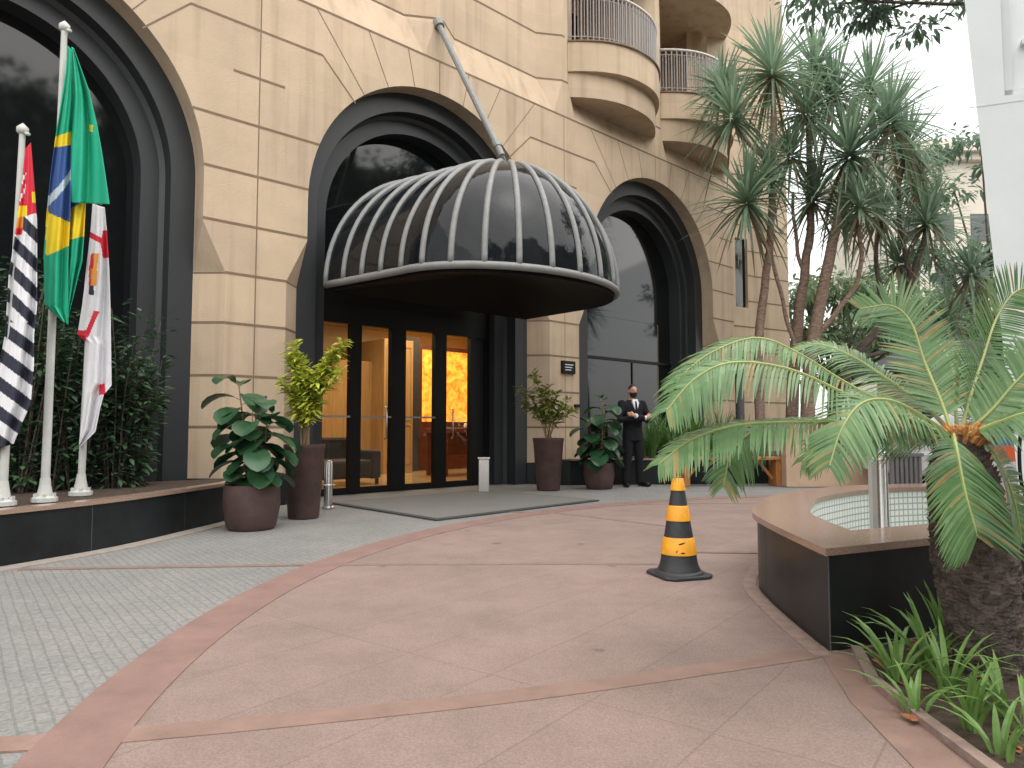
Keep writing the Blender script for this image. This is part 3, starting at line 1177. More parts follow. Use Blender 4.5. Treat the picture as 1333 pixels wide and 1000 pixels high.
def dome(ps, th):
    e = e0n + bn * math.cos(ps) * math.cos(th)
    return W(TC(e0n) + an * math.sin(ps) * math.cos(th), e, HC(e) + RC(e0n) * math.sin(th))


cano = thing('entrance_canopy', 'black glass barrel and dome canopy with pale grey ribs over the hotel door', 'canopy', W(tcn, 0, HC(0)))
b = MB()
NT = 26
es = [0, .39, .78, 1.16, 1.55]
for i in range(len(es) - 1):
    for j in range(2 * NT):
        q0, q1 = math.pi * j / (2 * NT), math.pi * (j + 1) / (2 * NT)
        b.quad(barrel(es[i], q0), barrel(es[i + 1], q0), barrel(es[i + 1], q1), barrel(es[i], q1))
MER = [-90 + 15 * i for i in range(13)]
NP = 44
for i in range(NP):
    p0, p1 = -math.pi / 2 + math.pi * i / NP, -math.pi / 2 + math.pi * (i + 1) / NP
    for j in range(NT):
        q0, q1 = math.pi / 2 * j / NT, math.pi / 2 * (j + 1) / NT
        if j == NT - 1:
            b.tri(dome(p0, q0), dome(p1, q0), dome(p0, math.pi / 2))
        else:
            b.quad(dome(p0, q0), dome(p1, q0), dome(p1, q1), dome(p0, q1))
b.build('glazing', MT['canopyglass'], cano, smooth=True)
RR = .042
for e in es[:-1]:
    b = MB()
    b.tube([barrel(e, math.pi * j / 40) for j in range(41)], RR, 8)
    b.build('rib', MT['rib'], cano, smooth=True)
for ps in MER:
    b = MB()
    rr = [RR * (1 if j < 22 else .75) for j in range(27)]
    b.tube([dome(R(ps), math.pi / 2 * j / 26) for j in range(27)], rr, 8)
    b.build('rib', MT['rib'], cano, smooth=True)
b = MB()
rim = [barrel(e, 0) for e in es[:-1]] + [dome(R(-90 + 180 * i / 40), 0) for i in range(41)] + [barrel(e, math.pi) for e in es[:-1][::-1]]
b.tube([p - Vector((0, 0, .015)) for p in rim], .05, 10)
b.build('rim', MT['rib'], cano, smooth=True)
# soffit: dark valance hanging inside the rim and flat lining
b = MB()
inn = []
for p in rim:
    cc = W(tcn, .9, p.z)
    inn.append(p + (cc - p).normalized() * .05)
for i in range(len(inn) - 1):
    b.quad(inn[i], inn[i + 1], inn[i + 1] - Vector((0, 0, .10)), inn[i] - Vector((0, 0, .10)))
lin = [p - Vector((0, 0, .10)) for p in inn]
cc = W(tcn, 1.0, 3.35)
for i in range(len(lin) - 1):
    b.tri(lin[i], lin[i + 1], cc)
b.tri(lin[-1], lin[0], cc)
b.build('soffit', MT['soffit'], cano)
b = MB()
top = dome(0, math.pi / 2)
pw, pc_ = W(.17, .0, 7.72), W(.13, 1.62, 5.0)
b.tube([pw, pc_], .05, 10)
b.tube([pw - (pc_ - pw).normalized() * .02, pw + (pc_ - pw).normalized() * .12], .085, 10)
b.tube([pc_, top], .035, 8)
v_ = (pw - pc_).normalized()
b.tube([pc_ + v_ * .30, pc_ + v_ * .18], .062, 10)
b.build('tie_rod', MT['rib'], cano, smooth=False)

# ------------------------------------------------------------------ doormat and posts at the entrance
b = MB()
mp_ = [W(-1.86, .28, 0), W(-1.9, 2.76, 0), W(1.08, 2.62, 0), W(1.02, .28, 0)]
b.prism([(p.x, p.y) for p in mp_], 0, .014)
mt_ = b.build('doormat', MT['matedge'], origin=W(-.4, 1.5, 0))
tag(mt_, 'large grey doormat with dark edge in front of the entrance', 'doormat')
b = MB()
mi_ = [W(-1.80, .34, 0), W(-1.84, 2.69, 0), W(1.02, 2.56, 0), W(.96, .34, 0)]
b.add([(p.x, p.y, .018) for p in mi_], [[0, 1, 2, 3]])
b.build('pile', MT['mat'], mt_)

c = G(427, 662)
ps_ = thing('steel_post', 'round chrome post with a ring beside the tall maroon pot', 'post', c)
b = MB()
b.lathe(c, [(.075, 0), (.075, .02), (.055, .03), (.055, .56), (.048, .60), (.02, .615)], 20)
b.build('post_body', MT['steel'], ps_, smooth=True, angle=40)
b = MB()
b.tube([c + Vector((.085 * math.cos(a * .3), .085 * math.sin(a * .3), .30)) for a in range(22)], .012, 6)
b.build('ring', MT['steel'], ps_, smooth=True)
c = G(630, 641)
ps_ = thing('steel_post', 'square steel post at the right edge of the doormat', 'post', c)
b = MB()
b.box(c + Vector((-.085, -.06, 0)), (.17, 0, 0), (0, .12, 0), (0, 0, .53))
b.build('post_body', MT['steel'], ps_, bevel=.008)
b = MB()
b.box(c + Vector((-.1, -.075, .53)), (.2, 0, 0), (0, .15, 0), (0, 0, .03))
b.build('cap', MT['steel'], ps_, bevel=.006)

# ------------------------------------------------------------------ left planter, poles, flags
pln = [Vector((-4.75, 3.2, 0)), Vector((-3.8, 5.38, 0)), Vector((-3.46, 6.27, 0)), Vector((-3.28, 7.3, 0)), Vector((-3.19, 8.0, 0)), Vector((-3.20, 8.35, 0))]
pback = [W(-3.1, .04, 0), W(-9.0, .04, 0)]
lp = thing('long_planter', 'long low black stone planter under the flags with thin brown coping', 'planter', pln[2])
front = spline(pln, 30)
b = MB()
ring = [(p.x, p.y) for p in front] + [(p.x, p.y) for p in pback]
b.prism(ring[::-1], 0, .385)
for q in range(3, len(front) - 1, 7):
    t_ = (front[q + 1] - front[q]).normalized()
    nn = Vector((t_.y, -t_.x, 0)) * .002
    p = front[q] + nn
    b.add([p, p + t_ * .008, p + t_ * .008 + Vector((0, 0, .385)), p + Vector((0, 0, .385))], [[0, 1, 2, 3]], 1)
b.build('planter_wall', [MT['blackstone'], MT['slabjoint']], lp)
b = MB()
for i in range(len(front) - 1):
    t_ = (front[i + 1] - front[i]).normalized()
    nn = Vector((t_.y, -t_.x, 0))
    t2 = (front[min(i + 2, len(front) - 1)] - front[i]).normalized() if i < len(front) - 2 else t_
    n2 = Vector((t2.y, -t2.x, 0))
    p, q = front[i], front[i + 1]
    zz = Vector((0, 0, 1))
    b.quad(p + nn * .02 + zz * .385, q + n2 * .02 + zz * .385, q + n2 * .02 + zz * .42, p + nn * .02 + zz * .42)
    b.quad(p + nn * .02 + zz * .42, q + n2 * .02 + zz * .42, q - n2 * .12 + zz * .42, p - nn * .12 + zz * .42)
    b.quad(p - nn * .12 + zz * .42, q - n2 * .12 + zz * .42, q - n2 * .12 + zz * .385, p - nn * .12 + zz * .385)
b.build('coping', MT['coping'], lp)
b = MB()
b.add([(x, y, .392) for x, y in ring], [list(range(len(ring)))[::-1]])
b.build('soil', MT['soil'], lp)
strip('planter_kerb_strip', [(p.x + .10, p.y - .02) for p in front], .17, .004, MT['kerb'])

poles = [((3, 655), (33, 172), 'short white flagpole nearest the left picture edge carrying the striped flag', .033),
         ((58, 650), (85, 38), 'tall white flagpole carrying the green and yellow flag', .036),
         ((105, 642), (127, 262), 'short white flagpole carrying the white flag with a red cross', .033)]
PB = []
for (bx, by), (tx, ty), lab, rr in poles:
    c = G(bx, by, .42)
    tp = D(tx, ty, c.y)
    tp = Vector((c.x + (tp.x - c.x) * .6, c.y, tp.z))
    PB.append((c, tp))
    po = thing('flagpole', lab, 'flagpole', c, 'flagpoles in the long planter')
    b = MB()
    b.tube([c, tp], [rr, rr * .7], 12)
    b.build('pole_shaft', MT['pole'], po, smooth=True, angle=50)
    b = MB()
    b.lathe(c, [(.10, -.02), (.10, .015), (.062, .03), (.044, .12), (rr + .003, .18)], 12)
    for k in range(6):
        a = k * math.pi / 3
        q = c + Vector((math.cos(a) * .075, math.sin(a) * .075, 0))
        b.box(q + Vector((-.012, -.012, 0)), (.024, 0, 0), (0, .024, 0), (0, 0, .05))
    b.build('base', MT['pole'], po, smooth=False)
    b = MB()
    b.lathe(tp, [(.03, -.02), (.045, .0), (.045, .035), (.02, .06), (.004, .075)], 12)
    b.tube([tp + Vector((.0, 0, .0)), tp + Vector((.07, -.02, -.03))], .014, 6)
    b.build('finial', MT['pole'], po, smooth=True)


def interp(tab, y):
    if y <= tab[0][0]:
        return tab[0][1]
    for (y0, x0), (y1, x1) in zip(tab[:-1], tab[1:]):
        if y <= y1:
            return x0 + (x1 - x0) * (y - y0) / (y1 - y0)
    return tab[-1][1]


def cloth(name, label, layers, Y, pole):
    b = MB()
    keys = list(FLAG)
    for (yt, yb, L, Rr, colf, dep, seed, nc, nr, skew) in layers:
        vs = []
        for i in range(nr + 1):
            v = i / nr
            y = yt + (yb - yt) * v
            xl, xr = interp(L, y), interp(Rr, y)
            for j in range(nc + 1):
                u = j / nc
                yy = y + skew * (u - .5)
                x = xl + (xr - xl) * u
                ph = seed + u * 7.5 + v * 1.6
                z = dep + (.05 * math.sin(ph) + .022 * math.sin(2.3 * ph + 1 + v * 4)) * min(1, v * 3 + .15)
                vs.append((D(x, yy, Y + z), x, yy))
        fs, ms = [], []
        o = len(b.v)
        b.v += [q[0] for q in vs]
        for i in range(nr):
            for j in range(nc):
                a = i * (nc + 1) + j
                idx = [a, a + nc + 1, a + nc + 2, a + 1]
                mx = sum(vs[q][1] for q in idx) / 4
                my = sum(vs[q][2] for q in idx) / 4
                b.f.append([q + o for q in idx])
                b.m.append(keys.index(colf(mx, my, (j + .5) / nc, (i + .5) / nr)))
    ob = b.build(name, [FLAG[k] for k in keys], origin=pole, smooth=True, solid=.004)
    tag(ob, label, 'flag', 'flags in front of the hotel')
    return ob


def c_br1(x, y, u, v):
    s_ = (92 - x) * .62
    if y < 171 + (92 - x) * .35:
        return 'green'
    if y < 189 + (92 - x) * .15:
        return 'yellow'
    wy = 229 + (91 - x) * 1.5 - (91 - x) ** 2 * .012
    if abs(y - wy) < 6.5:
        return 'paleblue'
    if y < 289 - (x - 90) * -.45 and x > 63:
        return 'blue'
    if y < 321 + (88 - x) * .45 and x > 60:
        return 'yellow'
    return 'green'


def c_br3(x, y, u, v):
    if y < 272 - (x - 92) * .6:
        return 'blue'
    if y < 312 - (x - 92) * .25:
        return 'yellow'
    return 'green'


Lb = [(62, 88), (95, 86), (170, 74), (230, 66), (290, 60), (335, 57), (400, 58), (422, 82)]
Rb = [(62, 93), (130, 95), (180, 92.5), (270, 91.5), (330, 89), (422, 88.5)]
L2 = [(62, 93), (130, 95), (180, 92.5), (266, 92)]
R2 = [(62, 96), (120, 117), (160, 126), (200, 133), (266, 143)]
L3 = [(255, 90), (330, 88), (415, 87)]
R3 = [(255, 112), (310, 109), (340, 107), (372, 99), (415, 88)]
cloth('national_flag', 'large green flag with yellow diamond and blue disc hanging limp', [
    (62, 420, Lb, Rb, c_br1, -.06, .4, 28, 300, 6),
    (62, 265, L2, R2, lambda x, y, u, v: 'yellow' if (abs(x - 118) < 3 and abs(y - 167) < 5 and u > .7) else 'green', -.02, 2.0, 32, 130, 2),
    (256, 415, L3, R3, c_br3, .03, 1.0, 20, 140, 0)], PB[1][0].y - .03, PB[1][0])


def c_sp(x, y, u, v):
    if y < 282 - (x - 30) * .25:
        if abs(x - 45) < 3.5 and 250 < y < 264:
            return 'yellow'
        if u < .38 and 225 < y < 262 and (int(y / 6) + int(x / 3)) % 3 == 0:
            return 'white'
        if u < .5 and y > 268:
            return 'yellow'
        return 'red'
    if u < .34 and y < 306:
        return 'orange' if y < 297 else 'red'
    ph = (y - 279 + (48 - x) * (1.0 if y < 420 else .75)) / 38.0
    return 'white' if (ph % 1) < .5 else 'black'


Ls = [(190, 33), (230, 29), (300, 20), (350, 12), (430, 7), (480, -2), (540, -12), (580, -10)]
Rs = [(190, 40), (250, 45), (290, 48), (400, 48), (440, 44), (480, 44), (530, 40), (552, 30), (580, 18)]
cloth('state_flag', 'flag with red corner over black and white stripes hanging limp', [
    (190, 582, Ls, Rs, c_sp, -.05, .2, 44, 340, -8)], PB[0][0].y - .03, PB[0][0])


def c_ct(x, y, u, v):
    if 300 < y < 336 and u > .62 and x > 131 + abs(y - 318) * .15:
        return 'red'
    if abs(y - (306 + (x - 118) * .55)) < 4 and u < .8:
        return 'red'
    if 330 < y < 350 and abs(x - (124 - (y - 330) * .15)) < 5:
        return 'red' if x < 122 else 'orange'
    if 350 <= y < 372 and abs(x - 121) < 5:
        return 'orange' if x > 118.5 else 'red'
    if 372 <= y < 384 and abs(x - 119) < 3:
        return 'black'
    if 405 < y < 440 and abs(x - (126 - (y - 405) * .42)) < 3.5:
        return 'red'
    if 430 < y < 447 and x < 112:
        return 'red'
    if 500 < y < 514 and abs(x - 133) < 4:
        return 'red'
    return 'white'


Lc = [(268, 121), (300, 118), (330, 115), (400, 107), (438, 101), (447, 111), (480, 109), (540, 107), (580, 103)]
Rc = [(268, 136), (300, 139), (350, 142), (410, 144), (500, 145), (512, 135), (530, 130), (560, 124), (580, 104)]
cloth('city_flag', 'white flag with red cross and small emblem hanging limp', [
    (268, 580, Lc, Rc, c_ct, -.04, 1.3, 36, 280, 4)], PB[2][0].y - .03, PB[2][0])


# ------------------------------------------------------------------ plants: helpers
def leafquad(b, p, dirv, L, wd_, mi=0, curl=.25, rr=None):
    rr = rr or rnd
    dirv = dirv.normalized()
    side = dirv.cross(Vector((rr.uniform(-.4, .4), rr.uniform(-.4, .4), 1)))
    if side.length < 1e-3:
        side = Vector((1, 0, 0))
    side.normalize()
    dn = Vector((0, 0, -1)) * L * curl
    path = [p, p + dirv * L * .45 + dn * .15, p + dirv * L + dn]
    b.ribbon(path, [wd_ * .25, wd_ * .5, wd_ * .06], side, mi)


def rdir(rr, zlo=-.3, zhi=1.0):
    a = rr.uniform(0, 2 * math.pi)
    z = rr.uniform(zlo, zhi)
    q = math.sqrt(max(0, 1 - z * z))
    return Vector((q * math.cos(a), q * math.sin(a), z))


def shrub(name, label, c, h, rad, nst, m, leaf, group, cat='shrub', seed=1, per=36, stemm=None, stemfrac=.25, droop=.25, flare=1.0):
    rr = random.Random(seed)
    root = thing(name, label, cat, c, group)
    st, fo = MB(), MB()
    c = Vector(c)
    for i in range(nst):
        a = rr.uniform(0, 2 * math.pi)
        q = rad * math.sqrt(rr.uniform(.02, 1)) * flare
        hh = h * rr.uniform(.6, 1.0)
        p0 = c + Vector((math.cos(a), math.sin(a), 0)) * q * .25
        p2 = c + Vector((math.cos(a) * q, math.sin(a) * q, hh))
        p1 = p0.lerp(p2, .5) + Vector((rr.uniform(-.05, .05), rr.uniform(-.05, .05), hh * .08))
        pth = spline([p0, p1, p2], 7)
        st.tube(pth, [.011 * (1 - .6 * j / 6) for j in range(7)], 5)
        for k in range(per):
            u = stemfrac + (1 - stemfrac) * (k + rr.random()) / per
            f = u * 6
            j = min(int(f), 5)
            p = pth[j].lerp(pth[j + 1], f - j)
            dd = rdir(rr, -.3, .7)
            off = dd * rr.uniform(0, rad * .42)
            leafquad(fo, p + off, dd, leaf * rr.uniform(.7, 1.25), leaf * .42, curl=droop, rr=rr)
    st.build('stems', stemm or MT['stem'], root)
    fo.build('foliage', m, root)
    return root


# shrubs behind the flags
sh = [(20, 628, 1.9, .50), (62, 622, 1.75, .45), (100, 618, 1.8, .45), (150, 612, 1.75, .40), (172, 606, 1.35, .30), (-25, 640, 2.2, .5)]
labs = ['dark leafy shrub behind the striped flag', 'dark leafy shrub behind the tall flagpole', 'dark leafy shrub between the tall pole and the white flag',
        'dark leafy shrub right of the white flag with sprays over the granite', 'smallest dark shrub at the right end of the long planter', 'dark leafy shrub at the left edge of the picture']
for i, (x, y, h, rd) in enumerate(sh):
    t_, h_ = wallpt(x, 600, .55)
    c = W(t_, .55, .39)
    shrub('planter_shrub', labs[i], c, h * 1.08, rd * 1.15, 15, MT['shrub'], .11, 'dark shrubs in the long planter', seed=20 + i, per=78, stemfrac=.03, stemm=MT['barkdark'])


def fiddle(c, seed, pot_h, pot_r, label, sc_=1.0, n=26):
    rr = random.Random(seed)
    root = thing('fiddle_leaf_plant', label, 'potted plant', c)
    c = Vector(c)
    b = MB()
    b.lathe(c, [(pot_r * .78, 0), (pot_r * .86, .03), (pot_r * 1.0, pot_h * .55), (pot_r * .97, pot_h * .97), (pot_r * .93, pot_h), (pot_r * .86, pot_h - .01), (pot_r * .84, pot_h - .06)], 32)
    b.build('pot', MT['pot'], root, smooth=True, angle=35)
    b = MB()
    b.lathe(c, [(.001, pot_h - .05), (pot_r * .85, pot_h - .05)], 20, cap=False)
    b.build('soil', MT['soil'], root)
    st, fo = MB(), MB()
    for s_ in range(3):
        a0 = s_ * 2.1 + seed
        base = c + Vector((math.cos(a0) * .05, math.sin(a0) * .05, pot_h - .05))
        topp = c + Vector((math.cos(a0) * .17, math.sin(a0) * .14, pot_h + (1.0, .80, .62)[s_] * sc_))
        pth = spline([base, base.lerp(topp, .5) + Vector((.02, -.01, 0)), topp], 9)
        st.tube(pth, [.016 - .0012 * j for j in range(9)], 6)
        nl = (21, 17, 14)[s_]
        for k in range(nl):
            u = .06 + .94 * k / (nl - 1)
            f = u * 8
            j = min(int(f), 7)
            p = pth[j].lerp(pth[j + 1], f - j)
            a = k * 2.4 + s_ + rr.uniform(-.3, .3)
            el = rr.uniform(.0, .45) + (.55 if k > nl - 3 else 0)
            dd = Vector((math.cos(a) * math.cos(el), math.sin(a) * math.cos(el), math.sin(el)))
            L = rr.uniform(.23, .35) * (1 if k < nl - 2 else .85)
            q0 = p + dd * .05
            path = [q0 + dd * L * v + Vector((0, 0, -1)) * L * .72 * v * v for v in (0, .12, .3, .5, .7, .86, .96, 1)]
            side = dd.cross(Vector((0, 0, 1))).normalized()
            ws = [L * q * .5 for q in (.06, .28, .56, .78, .88, .74, .42, .06)]
            fo.ribbon(path, ws, side, fold=.28)
            st.tube([p, q0], .006, 4)
    st.build('stem', MT['stem'], root)
    fo.build('foliage', MT['fiddle'], root, smooth=True)
    return root


c = G(327, 688)
fiddle((c.x, c.y, 0), 3, .45, .285, 'big leaved green plant in a round maroon pot by the left planter end', 1.02)
c = G(780, 636)
fiddle((c.x, c.y, 0), 5, .44, .265, 'big leaved green plant in a round maroon pot beside the standing man', 1.05)


def tallpot(c, label, seed, m, kind, pot_h=.84, rt=.235, rb=.165):
    rr = random.Random(seed)
    c = Vector(c)
    root = thing('tall_potted_plant', label, 'potted plant', c, 'tall tapered maroon pots by the entrance')
    b = MB()
    b.lathe(c, [(rb, 0), (rb + .01, .02), (rt - .01, pot_h * .93), (rt, pot_h * .95), (rt, pot_h), (rt - .025, pot_h), (rt - .03, pot_h - .06)], 30)
    b.build('pot', MT['pot'], root, smooth=True, angle=35)
    b = MB()
    b.lathe(c, [(.001, pot_h - .05), (rt - .03, pot_h - .05)], 20, cap=False)
    b.build('soil', MT['soil'], root)
    st, fo = MB(), MB()
    if kind == 'V':
        stems = [(-.12, .0, 1.18), (-.18, .06, 1.02), (-.02, -.05, .78), (.10, .03, .82), (.30, .0, 1.08), (.38, .05, 1.20), (-.14, -.08, 1.05), (.12, -.06, .72), (-.25, .0, .72), (.36, -.03, .85), (-.06, .1, .95), (.24, .1, .98)]
        per, lf = 150, .12
    else:
        stems = [(-.38, .0, .86), (-.20, .05, 1.12), (.00, -.06, .90), (.12, .04, .75), (.26, .0, .62), (-.36, -.05, .62), (.2, -.08, .5), (-.06, .1, .55), (.36, .03, .46), (-.1, -.1, .7), (-.2, .1, .5)]
        per, lf = 62, .135
    for i, (dx, dy, hh) in enumerate(stems):
        p0 = c + Vector((rr.uniform(-.06, .06), rr.uniform(-.06, .06), pot_h - .05))
        dx *= 1.12 if kind == 'V' else 1.3
        p2 = c + Vector((dx, dy, pot_h + hh))
        p1 = p0.lerp(p2, .55) + Vector((-dx * .2, 0, .06))
        pth = spline([p0, p1, p2], 9)
        st.tube(pth, [.010 - .0007 * j for j in range(9)], 5)
        for k in range(per):
            u = (.28 if kind == 'V' else .36) + (.72 if kind == 'V' else .64) * (k + rr.random()) / per
            f = min(u, .999) * 8
            j = min(int(f), 7)
            p = pth[j].lerp(pth[j + 1], f - j)
            dd = rdir(rr, -.25, .9)
            leafquad(fo, p + dd * rr.uniform(0, .055), dd, lf * rr.uniform(.6, 1.3), lf * .40, curl=.3, rr=rr)
    st.build('stems', MT['stem'], root)
    fo.build('foliage', m, root)
    return root


c = G(395, 674)
tallpot((c.x, c.y, 0), 'bright yellow green plant in a tall maroon pot left of the door', 11, MT['croton'], 'V')
c = G(714, 638)
tallpot((c.x, c.y, 0), 'sparse olive green plant in a tall maroon pot right of the door', 12, MT['dracaena'], 'S', .86, .262, .185)

# ------------------------------------------------------------------ right planter with strap plants and bench
rp = [W(2.55, .10, 0), Vector((1.05, 12.95, 0)), Vector((2.6, 13.15, 0)), Vector((5.0, 13.35, 0)), Vector((6.9, 13.4, 0)), Vector((8.5, 14.6, 0)), Vector((9.2, 17.5, 0)), Vector((5.9, 18.3, 0)), W(9.3, .05, 0)]
rpl = thing('black_planter', 'low black stone planter behind the bench full of strap leaved plants', 'planter', rp[3])
rp2 = [rp[0]] + [rp[1]] + rp[2:]
b = MB()
ring = [(p.x, p.y) for p in rp2]
b.prism(ring, 0, .44)
b.build('planter_wall', MT['blackstone'], rpl)
b = MB()
edge = rp2[1:6]
for i in range(len(edge) - 1):
    t_ = (edge[i + 1] - edge[i]).normalized()
    nn = Vector((t_.y, -t_.x, 0))
    b.box(edge[i] + nn * .025 + Vector((0, 0, .44)), t_ * (edge[i + 1] - edge[i]).length, -nn * .2, (0, 0, .03))
b.build('coping', MT['coping'], rpl)
b = MB()
b.add([(x, y, .446) for x, y in ring], [list(range(len(ring)))])
b.build('soil', MT['soil'], rpl)


def strapplant(name, label, c, h, n, m, group, seed, wd_=.016, spread=.6, base=None, cat='plant'):
    rr = random.Random(seed)
    b = MB()
    c = Vector(c)
    for i in range(n):
        a = rr.uniform(0, 2 * math.pi)
        L = h * rr.uniform(.7, 1.15)
        ou = spread * rr.uniform(.2, 1.0)
        dd = Vector((math.cos(a), math.sin(a), 0))
        p0 = c + dd * rr.uniform(0, .05)
        pts = [p0 + dd * (ou * L * v ** 1.5) + Vector((0, 0, L * (v - .38 * ou * v ** 3))) for v in (0, .2, .4, .6, .8, 1)]
        side = dd.cross(Vector((0, 0, 1))).normalized()
        b.ribbon(pts, [wd_ * q for q in (.6, 1, 1, .85, .55, .06)], side, fold=.3)
    o = b.build(name, m, origin=c)
    tag(o, label, cat, group)
    return o


sp_spots = [(838, 592, 13.9), (850, 590, 13.6), (864, 590, 14.2), (876, 592, 13.7), (890, 590, 14.3), (902, 592, 13.8), (915, 590, 14.4), (928, 592, 13.9), (941, 588, 14.6), (955, 590, 14.2), (968, 590, 14.0), (845, 588, 14.6), (882, 588, 15.0), (908, 588, 15.2), (935, 586, 15.3)]
for i, (x, y, Y) in enumerate(sp_spots):
    p = D(x, y, Y)
    strapplant('strap_leaf_plant', 'green strap leaved plant in the black planter right of the standing man', (p.x, p.y, .44), .78 + .12 * (i % 3), 30, MT['grassleaf'], 'strap plants in the black planter', 40 + i, .018, .65)

# timber bench in front of it
bl, br_ = Vector((3.05, 12.75, 0)), Vector((4.72, 12.90, 0))
bu = (br_ - bl).normalized()
bn_ = Vector((bu.y, -bu.x, 0))
be = thing('timber_bench', 'orange timber bench with braced legs before the black planter', 'bench', (bl + br_) / 2)
b = MB()
b.box(bl - bu * .1 + bn_ * .19 + Vector((0, 0, .46)), bu * ((br_ - bl).length + .2), -bn_ * .38, (0, 0, .05))
b.build('seat', MT['wood'], be, bevel=.006)
for p, sg in ((bl, 1), (br_, -1)):
    b = MB()
    b.box(p - bu * .05 + bn_ * .16, bu * .11, -bn_ * .32, (0, 0, .46))
    b.build('leg', MT['wood'], be, bevel=.006)
    b = MB()
    q = p + bu * sg * .05
    b.tube([q + Vector((0, 0, .12)), q + bu * sg * .26 + Vector((0, 0, .45))], .035, 4)
    b.build('brace', MT['wood'], be)

# ------------------------------------------------------------------ traffic cone
c = G(884, 749)
c.z = 0
cn = thing('traffic_cone', 'black and amber banded traffic cone on the pink paving', 'traffic cone', c)
Hc = .685
b = MB()
b.lathe(c, [(.150, .03), (.146, .05), (.134, .075), (.128, .10), (.033, Hc), (.025, Hc + .004), (.02, Hc - .01)], 36, cap=False)
b.build('cone_body', MT['coneblack'], cn, smooth=True, angle=40)
b = MB()
sq = []
rotq = R(20)
for k in range(8):
    a = rotq + k * math.pi / 4 + math.pi / 8
    q = .225
    sq.append((c.x + q * math.cos(a) * (1.0), c.y + q * math.sin(a)))
sq = []
for sx, sy in ((-1, -.72), (-.72, -1), (.72, -1), (1, -.72), (1, .72), (.72, 1), (-.72, 1), (-1, .72)):
    v = Vector((sx, sy, 0)) * .185
    v.rotate(Matrix.Rotation(R(18), 3, 'Z'))
    sq.append((c.x + v.x, c.y + v.y))
b.prism(sq, 0, .022)
b.lathe(c, [(.172, .022), (.165, .036), (.146, .042)], 36, cap=False)
b.build('cone_base', MT['coneblack'], cn, bevel=.008)


def cr_(z):
    return .128 + (.033 - .128) * (z - .10) / (Hc - .10)


for z0, z1, s_ in ((.150, .270, 1), (.380, .488, 1), (.590, .692, 0)):
    b = MB()
    pr = [(cr_(z0) + .002, z0), (cr_(z0) + .006, z0 + .004), (cr_(z1) + .006, z1 - .004), (cr_(z1) + .002, z1)]
    if s_ == 0:
        pr = [(cr_(z0) + .002, z0), (cr_(z0) + .006, z0 + .003), (cr_(z1 - .02) + .004, z1 - .02), (.026, z1 - .004), (.012, z1 - .002)]
    b.lathe(c, pr, 36, cap=False)
    bd = b.build('reflective_band', MT['coneyellow'], cn, smooth=True, angle=50)
    if z0 < .3:
        b = MB()
        for ang, zz, ln, sl_ in ((-104, .235, .05, .5), (-112, .182, .012, 2.0), (-97, .172, .03, .05)):
            pts = []
            for q in range(5):
                a = R(ang) + q / 4 * ln / .115
                z = zz + (q / 4 - .5) * ln * sl_ * .5
                r_ = cr_(z) + .0075
                pts.append(c + Vector((math.cos(a) * r_, math.sin(a) * r_, z)))
            b.ribbon(pts, [.002, .005, .006, .004, .001], Vector((0, 0, 1)))
        b.build('scuff', MT['coneblack'], bd)

# ------------------------------------------------------------------ fountain basin
outer = [(1.43, 3.30), (1.45, 3.65), (1.475, 4.0), (1.51, 4.35), (1.58, 4.74), (1.80, 5.28), (2.10, 5.84), (2.45, 6.25), (2.95, 6.7), (3.55, 7.0), (4.2, 7.1), (4.75, 6.9)]
Fd = Vector((.905, .425, 0)).normalized()
fr_end = Vector((1.43, 3.30, 0)) + Fd * 1.80
curve = spline([Vector((x, y, 0)) for x, y in outer], 50)
outl = [p for p in curve] + [fr_end]
rimz = .48


def offset_poly(P, d_):
    out = []
    n = len(P)
    for i in range(n):
        p, a, c_ = P[i], P[i - 1], P[(i + 1) % n]
        t0, t1 = (p - a).normalized(), (c_ - p).normalized()
        n0, n1 = Vector((t0.y, -t0.x, 0)), Vector((t1.y, -t1.x, 0))
        m_ = (n0 + n1)
        m_ = m_ / max(.25, m_.dot(n0))
        out.append(p + m_ * d_)
    return out


basin = thing('fountain_basin', 'low black fountain basin with brown granite rim and pale mosaic inside', 'fountain', Vector((3.0, 5.2, 0)))
# orientation: curve runs clockwise seen from above; inside is to the right
def inset(d_):
    q = offset_poly(outl, d_)
    cut = d_ / math.tan(R(36)) * 1.3
    acc_ = 0
    for i in range(1, len(curve)):
        acc_ += (curve[i] - curve[i - 1]).length
        if acc_ > cut:
            break
        q[i] = q[0].copy()
    last = len(curve) - 1
    acc_ = 0
    for i in range(last - 1, 0, -1):
        acc_ += (curve[i + 1] - curve[i]).length
        if acc_ > d_ * 1.0:
            break
        q[i] = q[last].copy()
    return q


body = inset(.03)
inner = inset(.36)
b = MB()
n = len(body)
for i in range(n):
    j = (i + 1) % n
    b.quad(body[j] + Vector((0, 0, 0)), body[i], body[i] + Vector((0, 0, rimz - .035)), body[j] + Vector((0, 0, rimz - .035)))
for q in (14, 27, 40):
    p = body[q]
    t_ = (body[q + 1] - body[q]).normalized()
    nn = Vector((-t_.y, t_.x, 0)) * .002
    b.add([p + nn, p + t_ * .006 + nn, p + t_ * .006 + nn + Vector((0, 0, rimz - .035)), p + nn + Vector((0, 0, rimz - .035))], [[0, 1, 2, 3]], 1)
p = body[0] + Fd * .95 + Vector((Fd.y, -Fd.x, 0)) * .002
b.add([p, p + Fd * .006, p + Fd * .006 + Vector((0, 0, rimz - .035)), p + Vector((0, 0, rimz - .035))], [[0, 1, 2, 3]], 1)
b.tube([body[0] + Vector((-.001, -.002, 0)), body[0] + Vector((-.001, -.002, rimz - .036))], .004, 5, mi=1)
b.build('basin_wall', [MT['blackstone'], MT['slabjoint']], basin)
b = MB()
